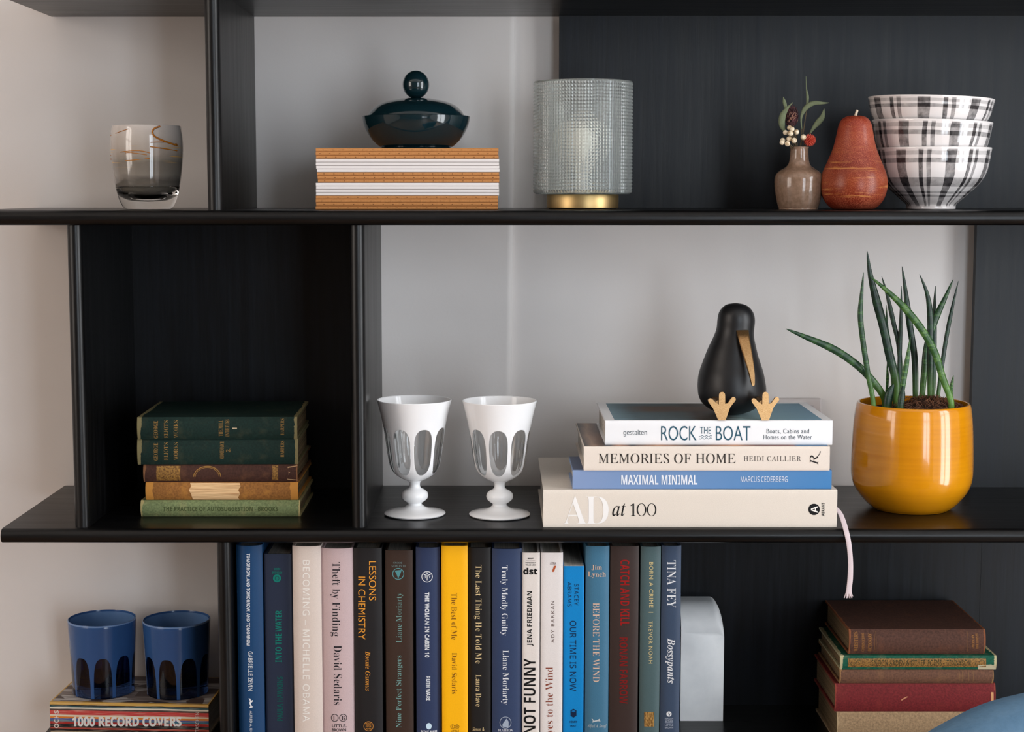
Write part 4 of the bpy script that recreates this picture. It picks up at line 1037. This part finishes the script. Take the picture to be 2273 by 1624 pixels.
# ------------------------------------------------------------------ upper shelf: notebooks and dish
NB = 'slim notebooks stacked under the dark dish'
m_kr = cloth('kraft_card', srgb(188, 130, 78), .8, .08, 500, .2); m_np = page_mat('notebook_pages', srgb(232, 226, 224), 2, .9)
m_nc = principled('notebook_grey_card', srgb(150, 140, 136), .8); m_st = ink((92, 54, 26))
YN = .055; pn = P(903, 462, YN); kn = 1/scale_at(pn)
lay = [('k', 147, 1297, 590, 612), ('k', 146, 1296, 612, 634), ('k', 148, 1298, 634, 655), ('w', 147, 1301, 655, 676), ('w', 146, 1300, 676, 697), ('w', 148, 1302, 697, 717), ('w', 152, 1303, 717, 737),
       ('k', 153, 1300, 737, 759), ('k', 156, 1302, 759, 781), ('k', 158, 1302, 781, 802), ('w', 145, 1299, 802, 822), ('w', 146, 1299, 822, 842), ('w', 145, 1300, 842, 862), ('w', 146, 1300, 862, 882),
       ('k', 144, 1294, 882, 904), ('k', 143, 1295, 904, 925), ('k', 145, 1294, 925, 947), ('k', 142, 1294, 947, 968)]
order = ['topmost', 'second', 'third', 'fourth', 'fifth', 'sixth', 'seventh', 'eighth', 'ninth', 'tenth', 'eleventh', 'twelfth', 'thirteenth', 'fourteenth', 'fifteenth', 'sixteenth', 'seventeenth', 'lowest']
total = P(903, 328.5, YN).z - Z1 - G; zc = Z1 + G; zt_stack = 0
for i in range(17, -1, -1):
    t_, a0, a1, v0, v1 = lay[i]
    x0 = P(650 + a0/2.841, 400, YN).x; x1 = P(650 + a1/2.841, 400, YN).x
    th = total*(v1 - v0)/378.0 - .00008; hw_ = (x1-x0)/2; dp = .14
    where = order[i] + ' in the stack under the dark dish' if i in (0, 17) else order[i] + ' from the top under the dark dish'
    nbk = empty('notebook', ((x0+x1)/2, YN, zc), ('kraft notebook, stitched spine outward, ' if t_ == 'k' else 'notebook with white page edges outward, ') + where, 'notebook', NB)
    if t_ == 'k':
        n = 8; o_ = [(dp, 0)] + [(th*.30*(1 - math.sin(PI*j/n)), th*(.5 - .5*math.cos(PI*j/n))) for j in range(n+1)] + [(dp, th), (dp, th*.86), (th*.6, th*.80), (th*.6, th*.2), (dp, th*.14)]
        c_ = MB(); c_.prism(o_, -hw_, hw_, lambda p, q, a: Vector((a, p, q))); cv = c_.build('cover', m_kr, nbk, 40)
        MB().box(-hw_ + .0005, hw_ - .0005, th*.62, dp - .0006, th*.16, th*.84).build('page_block', m_np, nbk)
        s_ = MB(); x = -hw_ + .004 + random.uniform(0, .01)
        while x < hw_ - .006:
            s_.box(x, x + .0014, -.0002, .0004, th*.42, th*.58); x += .0115
        s_.build('stitching', m_st, cv)
    else:
        MB().box(-hw_, hw_, 0, dp, 0, th*.07).build('cover', m_nc, nbk); 
        MB().box(-hw_, hw_, 0, dp, th*.93, th).build('cover', m_nc, nbk)
        MB().box(-hw_, hw_, .0002, dp - .0005, th*.075, th*.925).build('page_block', m_np, nbk)
    zc += th + .00008
Zn = zc
loc = Vector((P(924, 326, .125).x, .125, Zn + .0002)); k = 1/scale_at(loc)
ds = empty('lidded_dish', loc, 'glossy dark teal lidded dish with ball knob on the notebook stack', 'dish')
m_tl = principled('dark_teal_glaze', srgb(12, 34, 40), .1, coat=.4)
DB = [(0.01, 0), (76, 0), (78, 2), (76, 4), (82, 7), (97, 20), (109, 38), (116, 54), (119.3, 70), (119.5, 71.5), (117.5, 72), (113, 60), (104, 40), (90, 24), (60, 12), (0.01, 10)]
revolve('bowl', [(a*k, h*k) for a, h in resample(DB, 3)], m_tl, ds, 96, 50)
DL = [(0.01, 66), (105, 66), (107.5, 68), (106, 76), (100, 85), (88, 96), (70, 104), (48, 109), (32, 111.5), (20, 112), (0.01, 112)]
lid = revolve('lid', [(a*k, h*k) for a, h in resample(DL, 3)], m_tl, ds, 96, 60)
n = 16
KN = [(29.5*math.sin(t), 142 - 31*math.cos(t)) for t in [PI*i/n for i in range(n+1)]]; KN[0] = (0.01, KN[0][1]); KN[-1] = (.01, KN[-1][1])
revolve('knob', [(a*k, h*k) for a, h in KN], m_tl, lid, 48, 80)

# ------------------------------------------------------------------ upper shelf: glass lamp
loc, k = on_shelf1(1293, .12)
lm = empty('table_lamp', loc, 'table lamp with textured glass cylinder shade on a brass base', 'table lamp')
hb = lambda y: (459.5 - y)*k
nu, nv = 100, 33; Rr = 109.0; tooth = 1.0
zA, zB = hb(424), hb(184)
vs, fs = [], []
def cyl(a, r, z): return (r*k*math.cos(a), r*k*math.sin(a), z)
for j in range(nv+1):
    for i in range(nu): vs.append(cyl(2*PI*i/nu, Rr - tooth*.5, zA + (zB-zA)*j/nv))
nb0 = len(vs)
for j in range(nv):
    for i in range(nu): vs.append(cyl(2*PI*(i+.5)/nu, Rr + tooth, zA + (zB-zA)*(j+.5)/nv))
for j in range(nv):
    for i in range(nu):
        a, b_, c_, d_ = j*nu+i, j*nu+(i+1) % nu, (j+1)*nu+(i+1) % nu, (j+1)*nu+i; e_ = nb0 + j*nu+i
        fs += [(a, b_, e_), (b_, c_, e_), (c_, d_, e_), (d_, a, e_)]
# rolled lips and the smooth inner wall
def ringv(r, z):
    b0 = len(vs)
    for i in range(nu): vs.append(cyl(2*PI*i/nu, r, z))
    return b0
def bridge(a, b_):
    for i in range(nu): fs.append((a+i, a+(i+1) % nu, b_+(i+1) % nu, b_+i))
t1 = ringv(Rr + .5, zB + 1.0*k); t2 = ringv(Rr - 1, zB + 3*k); t3 = ringv(Rr - 4, zB + 1.5*k); t4 = ringv(Rr - 5, zA + 6*k); t5 = ringv(Rr - 9, zA + 1*k); t6 = ringv(44, zA); t7 = ringv(44, zA - 3.5*k); t8 = ringv(Rr - 6, zA - 3*k)
bridge(nv*nu, t1); bridge(t1, t2); bridge(t2, t3); bridge(t3, t4); bridge(t4, t5); bridge(t5, t6); bridge(t6, t7); bridge(t7, t8); bridge(t8, 0)
obj('glass_shade', vs, fs, principled('patterned_glass', (.92, .965, .945, 1), .13, trans=.9), lm, 18)
m_brs = principled('satin_brass', srgb(198, 168, 116), .42, metal=1.0)
BS = [(0.01, 1.5), (78, 1.5), (79.5, 3), (80, 30), (79, 32), (0.01, 32)]
revolve('base', [(a*k, h*k) for a, h in BS], m_brs, lm, 72, 30)
revolve('foot_pad', [(a*k, h*k) for a, h in [(0.01, 0), (74, 0), (74, 1.6), (0.01, 1.6)]], principled('black_felt', (.01, .01, .01, 1), .9), lm, 48, 30)
revolve('socket', [(a*k, h*k) for a, h in [(0.01, 32), (22, 32), (22, 40), (17, 44), (17, 78), (0.01, 78)]], principled('white_socket', srgb(225, 222, 215), .4), lm, 32, 30)
BU = [(0.01, 77), (14, 78), (15, 92), (22, 108), (33, 128), (38, 150), (35, 172), (24, 188), (10, 195), (0.01, 196)]
revolve('bulb', [(a*k, h*k) for a, h in resample(BU, 4)], principled('opal_bulb', srgb(245, 236, 222), .25), lm, 40, 60)

# ------------------------------------------------------------------ upper shelf: vase with dried flowers
YV = .085
loc, k = on_shelf1(1772, YV)
va = empty('bud_vase', loc, 'small glossy taupe bottle vase holding dried flowers left of the red pear', 'vase')
hv = lambda y: 463.5 - y
VP = [(0.01, 0), (40, 0), (43, 2), (47, 14), (52, 40), (53.5, 58), (52, 74), (44, 84), (32, 91), (25, 98), (21.5, 108), (20, 122), (19.8, 132), (21, 136.5), (19.5, 137.5), (17, 136), (16, 120), (17, 104), (12, 96), (0.01, 92)]
m_vs = principled('taupe_glaze', srgb(132, 106, 88), .14, coat=.3)
n_ = noise_node(m_vs, 220, detail=3); L(m_vs, ramp(m_vs, n_.outputs[0], [(0.3, srgb(118, 94, 76)), (0.7, srgb(144, 116, 98))]).outputs[0], B(m_vs).inputs['Base Color'])
revolve('vase_body', [(a*k, h*k) for a, h in resample(VP, 3)], m_vs, va, 64, 50)
mouth = Vector((loc.x, YV, Z1 + G + 128*k))
def fpt(u, v, dy=0.0):
    return P(1700 + u/9.55, 170 + v/9.55, YV + dy)
def blade(parent, pts, hw, mat, dy0=0.0, dy1=0.0, cup=.3):
    q = resample([tuple(fpt(u, v, dy0 + (dy1-dy0)*i/(len(pts)-1)) - Vector(parent.location)) + (h/9.55*k,) for i, ((u, v), h) in enumerate(zip(pts, hw))], 6)
    vs, fs = [], []
    for i, p_ in enumerate(q):
        a_ = Vector(q[max(i-1, 0)][:3]); b_ = Vector(q[min(i+1, len(q)-1)][:3]); d_ = (b_-a_).normalized()
        sd = d_.cross(Vector((0, 1, 0))).normalized(); c_ = Vector(p_[:3]); h = max(p_[3], .0002)
        for t in (-1, -.5, 0, .5, 1): vs.append(c_ + sd*(t*h) + Vector((0, cup*h*t*t, 0)))
    n = len(q); fs = [(i*5+j, i*5+j+1, (i+1)*5+j+1, (i+1)*5+j) for i in range(n-1) for j in range(4)]
    o = obj('leaf', vs, fs, mat, parent, 80); s = o.modifiers.new('thick', 'SOLIDIFY'); s.thickness = .0004; s.offset = 0
    return o
m_eu = cloth('dried_leaf', srgb(104, 112, 86), .7, .12, 300, .2); m_stm = principled('dry_stem', srgb(84, 72, 52), .8)
eu = empty('leaf_sprig', mouth, 'sprig of slender dried sage-green leaves in the taupe vase', 'dried leaves')
blade(eu, [(575, 545), (470, 650), (370, 800), (340, 950), (360, 1080), (420, 1180)], [3, 25, 62, 66, 50, 12], m_eu, -.008, -.006)
blade(eu, [(370, 430), (395, 545), (430, 670)], [3, 36, 30], m_eu, -.002, .0)
blade(eu, [(850, -10), (860, 250), (885, 430), (878, 590)], [4, 10, 28, 22], m_eu, .006, .004)
blade(eu, [(1340, 555), (1200, 560), (1020, 560), (870, 640), (785, 760), (748, 900), (760, 1110)], [3, 26, 46, 52, 36, 18, 8], m_eu, -.006, .0)
blade(eu, [(1235, 680), (1200, 850), (1120, 960), (1020, 1080), (930, 1215)], [4, 50, 62, 40, 10], m_eu, -.004, .0)
el = Vector(eu.location); mb = MB(); mo = Vector((0, 0, 0))
for u_, v_ in ((420, 1180), (430, 670), (878, 590), (760, 1110), (930, 1215)):
    e_ = fpt(u_, v_) - el; mb.tube(resample([tuple(e_), tuple(e_*.45 + Vector((.001, 0, .002))), (0, 0, -.01)], 4), .0006, 5)
mb.build('stem', m_stm, eu, 60)
bs = empty('berry_sprig', mouth + Vector((-.002, -.003, 0)), 'sprig of small round cream berries at the mouth of the taupe vase', 'berries')
m_be = principled('cream_berry', srgb(228, 212, 184), .4); nb_ = noise_node(m_be, 300, detail=3); L(m_be, ramp(m_be, nb_.outputs[0], [(0.35, srgb(190, 158, 116)), (0.55, srgb(232, 218, 192))]).outputs[0], B(m_be).inputs['Base Color'])
bl = Vector(bs.location); smb = MB()
for u_, v_, r_, dy in ((500, 1085, 52, -.010), (555, 1112, 52, -.014), (412, 1185, 52, -.012), (525, 1200, 60, -.018), (650, 1175, 55, -.012), (490, 1320, 56, -.014), (358, 1350, 55, -.010), (345, 1395, 55, -.016), (600, 1352, 58, -.018), (457, 1422, 56, -.018), (795, 1285, 60, -.012)):
    p_ = fpt(u_, v_, dy) - bl
    MB().ball(p_, r_/9.55*k).build('berry', m_be, bs, 80)
    smb.tube(resample([tuple(p_), tuple(p_*.5 + Vector((0, .002, .001))), (0, 0, -.006)], 3), .0005, 5)
smb.build('stem', m_stm, bs, 60)
fl = empty('strawflower', mouth + Vector((.004, -.002, 0)), 'spiky red-orange strawflower on the right of the taupe vase mouth', 'flower')
m_fl = principled('red_petal', srgb(196, 62, 44), .6); nf_ = noise_node(m_fl, 500, detail=2); L(m_fl, ramp(m_fl, nf_.outputs[0], [(0.3, srgb(166, 38, 30)), (0.7, srgb(222, 100, 76))]).outputs[0], B(m_fl).inputs['Base Color'])
fc = fpt(930, 1345, -.008) - Vector(fl.location); rad = 105/9.55*k
hd = MB(); hd.ball(fc, rad*.72)
for i in range(110):
    z = 1 - 2*(i + .5)/110; a = i*2.39996; r_ = math.sqrt(1-z*z); d_ = Vector((r_*math.cos(a), r_*math.sin(a), z))
    hd.tube([fc + d_*rad*.6, fc + d_*rad*.95, fc + d_*rad*1.28], [.0011, .0009, .0001], 5)
hd.build('flower_head', m_fl, fl, 60)
MB().tube([tuple(fc), tuple(fc*.5), (0, 0, -.01)], .0009, 6).build('stem', m_stm, fl, 60)
th_ = empty('thistle', mouth + Vector((-.003, .003, 0)), 'dark maroon dried thistle head behind the cream berries', 'flower')
m_th = principled('maroon_bract', srgb(54, 30, 32), .8); nf_ = noise_node(m_th, 260, detail=3); L(m_th, ramp(m_th, nf_.outputs[0], [(0.35, srgb(32, 20, 22)), (0.65, srgb(92, 48, 52))]).outputs[0], B(m_th).inputs['Base Color'])
tcn = fpt(540, 880, .004) - Vector(th_.location); hd = MB(); rx_, rz_ = 118/9.55*k, 195/9.55*k
hd.ball(tcn, 1.0, 20, 12, (rx_, rx_, rz_))
for i in range(90):
    z = 1 - 1.75*(i + .5)/90; a = i*2.39996; r_ = math.sqrt(max(1-z*z, 0)); d_ = Vector((r_*math.cos(a)*rx_, r_*math.sin(a)*rx_, z*rz_))
    n_ = d_.normalized(); hd.tube([tcn + d_*.9, tcn + d_*1.12 + Vector((0, 0, .001)), tcn + d_*1.3 + Vector((0, 0, .0025))], [.0012, .0009, .0001], 4)
hd.build('flower_head', m_th, th_, 60)
cb = MB()
for i in range(12):
    a = random.uniform(-2.6, -.4); z0 = random.uniform(-.5, .3)
    pts = [tcn + Vector((rx_*1.12*math.cos(a + .25*t + .15*math.sin(t*4+i)), rx_*1.12*math.sin(a + .25*t), rz_*(z0 + .14*t + .08*math.sin(t*5+i)))) for t in [j/6*2.4 for j in range(7)]]
    cb.tube(pts, .00035, 4)
cb.build('dry_filament', principled('tan_filament', srgb(150, 110, 92), .8), th_, 60)
MB().tube([tuple(tcn - Vector((0, 0, rz_*.8))), tuple(tcn*.3), (0, 0, -.01)], .0009, 6).build('stem', m_stm, th_, 60)

# ------------------------------------------------------------------ pear and plaid bowls
YP = .07
loc, k = on_shelf1(1894, YP)
pr = empty('pear_ornament', loc, 'brick red pear ornament with gold scratches beside the plaid bowls', 'ornament')
PP = [(0.01, 0), (38, 0), (50, 4), (61, 15), (69, 30), (73, 48), (73, 62), (69.5, 80), (63, 96), (56, 112), (49.5, 128), (44.5, 144), (41, 160), (38, 176), (34.5, 189), (28, 199), (18, 204.5), (8, 205.5), (0.01, 204)]
m_pr = principled('red_scratched_paint', srgb(150, 52, 30), .33, spec=.4)
n1 = noise_node(m_pr, 1.0, (70, 70, 260), detail=6); n2 = noise_node(m_pr, 900, (1, 1, 2), detail=4); u, v, uv = uv_xy(m_pr); n3 = noise_node(m_pr, 1.0, (16, 16, 330), detail=6, rough=.75)
n9 = noise_node(m_pr, 1.0, (20, 20, 30), detail=3)
c0 = ramp(m_pr, v, [(0.0, srgb(98, 22, 12)), (0.12, srgb(116, 32, 14)), (0.3, srgb(130, 52, 22)), (0.5, srgb(112, 36, 26)), (0.8, srgb(142, 58, 38)), (1.0, srgb(126, 32, 20))])
spk = ramp(m_pr, math_n(m_pr, 'ADD', n2.outputs[0], math_n(m_pr, 'MULTIPLY', n9.outputs[0], .35)), [(0.64, (0, 0, 0, 1)), (0.84, (.7, .7, .7, 1))])
c1 = mixc(m_pr, spk.outputs[0], c0.outputs[0], srgb(196, 112, 82))
gs = ramp(m_pr, n3.outputs[0], [(0.55, (0, 0, 0, 1)), (0.64, (.9, .9, .9, 1))])
gv = ramp(m_pr, v, [(0.08, (0, 0, 0, 1)), (0.14, (1, 1, 1, 1)), (0.46, (.8, .8, .8, 1)), (0.7, (.1, .1, .1, 1))])
L(m_pr, mixc(m_pr, math_n(m_pr, 'MULTIPLY', gs.outputs[0], gv.outputs[0]), c1, srgb(204, 138, 78)), B(m_pr).inputs['Base Color']); bump(m_pr, n1.outputs[0], .15, .0006)
revolve('fruit', [(a*k, h*k) for a, h in resample(PP, 4)], m_pr, pr, 64, 70)
MB().tube([(0, 0, 203*k), (1.5*k, 0, 210*k), (3.5*k, 0, 217*k), (2.5*k, 0, 219*k)], [3.6*k, 2.8*k, 3*k, 1*k], 8).build('stalk', principled('pale_stalk', srgb(216, 196, 172), .6), pr, 60)
BG = 'plaid bowls nested on the upper shelf'
def plaid(name, off, seed):
    white = srgb(236, 230, 228); m = principled(name, white, .1, coat=.5)
    u, v, uv = uv_xy(m)
    nw = noise_node(m, 14, detail=2); nz_ = noise_node(m, 120, (1, 1, 1), detail=3)
    uu = math_n(m, 'FRACT', math_n(m, 'ADD', math_n(m, 'ADD', math_n(m, 'MULTIPLY', u, 7.0), off), math_n(m, 'MULTIPLY', math_n(m, 'SUBTRACT', nw.outputs[0], .5), .16)))
    one, z = (1, 1, 1, 1), (0, 0, 0, 1)
    sv = ramp(m, uu, [(0.0, z), (.10, (.9,)*3 + (1,)), (.31, z), (.56, one), (.645, z), (.715, (.75,)*3 + (1,)), (.80, z)], 'CONSTANT')
    vv = math_n(m, 'ADD', v, math_n(m, 'MULTIPLY', math_n(m, 'SUBTRACT', nw.outputs[0], .5), .05))
    sh = ramp(m, vv, [(0.0, z), (.20, (.75,)*3+(1,)), (.235, z), (.26, (.75,)*3+(1,)), (.29, z), (.37, (.8,)*3+(1,)), (.51, z), (.75, (.85,)*3+(1,)), (.82, z), (.87, (.5,)*3+(1,)), (.93, z)], 'CONSTANT')
    wash = ramp(m, nz_.outputs[0], [(0.3, (.62,)*3+(1,)), (0.65, one)])
    grey = srgb(96, 88, 90); dark = srgb(28, 26, 30)
    c = mixc(m, math_n(m, 'MULTIPLY', sv.outputs[0], math_n(m, 'MULTIPLY', wash.outputs[0], .93)), white, srgb(44, 40, 44))
    c = mixc(m, math_n(m, 'MULTIPLY', sh.outputs[0], wash.outputs[0]), c, mixc(m, .74, c, dark))
    c = mixc(m, math_n(m, 'MULTIPLY', math_n(m, 'MULTIPLY', sv.outputs[0], sh.outputs[0]), 1.0), c, dark)
    ed = ramp(m, v, [(0.045, one), (0.06, z), (0.95, z), (0.97, one)])
    L(m, mixc(m, ed.outputs[0], c, white), B(m).inputs['Base Color'])
    return m
BW = [(0.01, 1.5), (45, 1), (51, 0), (53.5, 1), (53.5, 8), (57, 13), (70, 24), (84, 37), (98, 50), (108, 62), (117, 80), (122, 100), (125, 120), (127, 132), (126.3, 134), (124.6, 133), (122, 118), (118.5, 99), (112, 81), (103, 65), (92, 52), (76, 38), (58, 27), (40, 20), (0.01, 17)]
YW = .115
def bowl(label, cx, ybase, r_rim, rot, off, seed, height=134.0):
    p_ = P(cx, ybase, YW); k_ = 1/scale_at(p_); s_ = r_rim/127.0
    o = empty('plaid_bowl', (p_.x, YW, Z1 + G if seed == 1 else p_.z), label, 'bowl', BG)
    w_ = lambda t, h: 1 + (.004*math.sin(3*t + seed) + .002*math.sin(7*t + 2*seed))*h
    q = revolve('bowl_body', [(a*s_*k_, h*height/134.0*k_) for a, h in resample(BW, 3)], plaid('plaid_glaze_%d' % seed, off, seed), o, 96, 50, w_)
    o.rotation_euler = (0, math.radians(rot), 0)
    return o
bowl('black and white plaid bowl, bottom of the nested three', 2066, 465, 127, 0, .12, 1)
bowl('black and white plaid bowl, middle of the nested three', 2060, 405, 130.5, 1.8, .02, 2)
bowl('black and white plaid bowl, topmost of the nested three', 2060, 324, 136.5, 2.0, .62, 3, 104)

# ------------------------------------------------------------------ blue chair in the foreground
CY = -.62
c0 = P(2640, 1510, CY); zt = c0.z
cr_ = empty('armchair', (c0.x, CY, 0), 'blue upholstered chair with curved back in the lower right corner', 'chair')
m_bl = cloth('blue_wool', srgb(80, 112, 140), .9, .10, 260, .15, .5)
n_ = noise_node(m_bl, 22, detail=4); old_link = B(m_bl).inputs['Base Color'].links[0].from_socket
L(m_bl, mixc(m_bl, ramp(m_bl, n_.outputs[0], [(0.35, (0, 0, 0, 1)), (0.7, (.5, .5, .5, 1))]).outputs[0], old_link, srgb(110, 140, 164)), B(m_bl).inputs['Base Color'])
# back outline: traced arch, half width .26 m
edge = [(2640, 1510), (2500, 1513), (2400, 1520), (2273, 1537), (2184, 1553), (2112, 1577), (2008, 1624), (1930, 1690), (1890, 1790)]
half = [(P(x, y, CY).x - c0.x, P(x, y, CY).z) for x, y in resample(edge, 4)] + [(P(1880, 1800, CY).x - c0.x, .40)]
outl = [(-x, z) for x, z in half[::-1]][:-1] + half
cz = .62
vs, fs = [], []; m_ = len(outl)
prof = [(.0, .55), (.004, .8), (.016, .93), (.035, .99), (.055, 1.0), (.075, .99), (.094, .93), (.106, .8), (.11, .55)]
for dy, sc_ in prof:
    for x, z in outl: vs.append((x*(sc_ if sc_ < 1 else 1) if sc_ >= .93 else x*sc_, dy - .055 + .10*(x/.28)**2*-.6, cz + (z - cz)*sc_))
for r in range(len(prof)-1):
    for i in range(m_): fs.append((r*m_+i, r*m_+(i+1) % m_, (r+1)*m_+(i+1) % m_, (r+1)*m_+i))
fs += [tuple(range(m_)), tuple((len(prof)-1)*m_+i for i in range(m_))]
obj('backrest', vs, fs, m_bl, cr_, 60)
MB().box(-.25, .25, -.55, -.03, .32, .44, .03, 4).build('seat', m_bl, cr_, 60)
m_lgw = principled('dark_wood_leg', srgb(50, 34, 24), .4)
for x in (-.2, .2):
    for y in (-.5, -.06): MB().tube([(x, y, .33), (x*1.1, y*1.02, 0.0)], [.02, .012], 12).build('leg', m_lgw, cr_, 50)
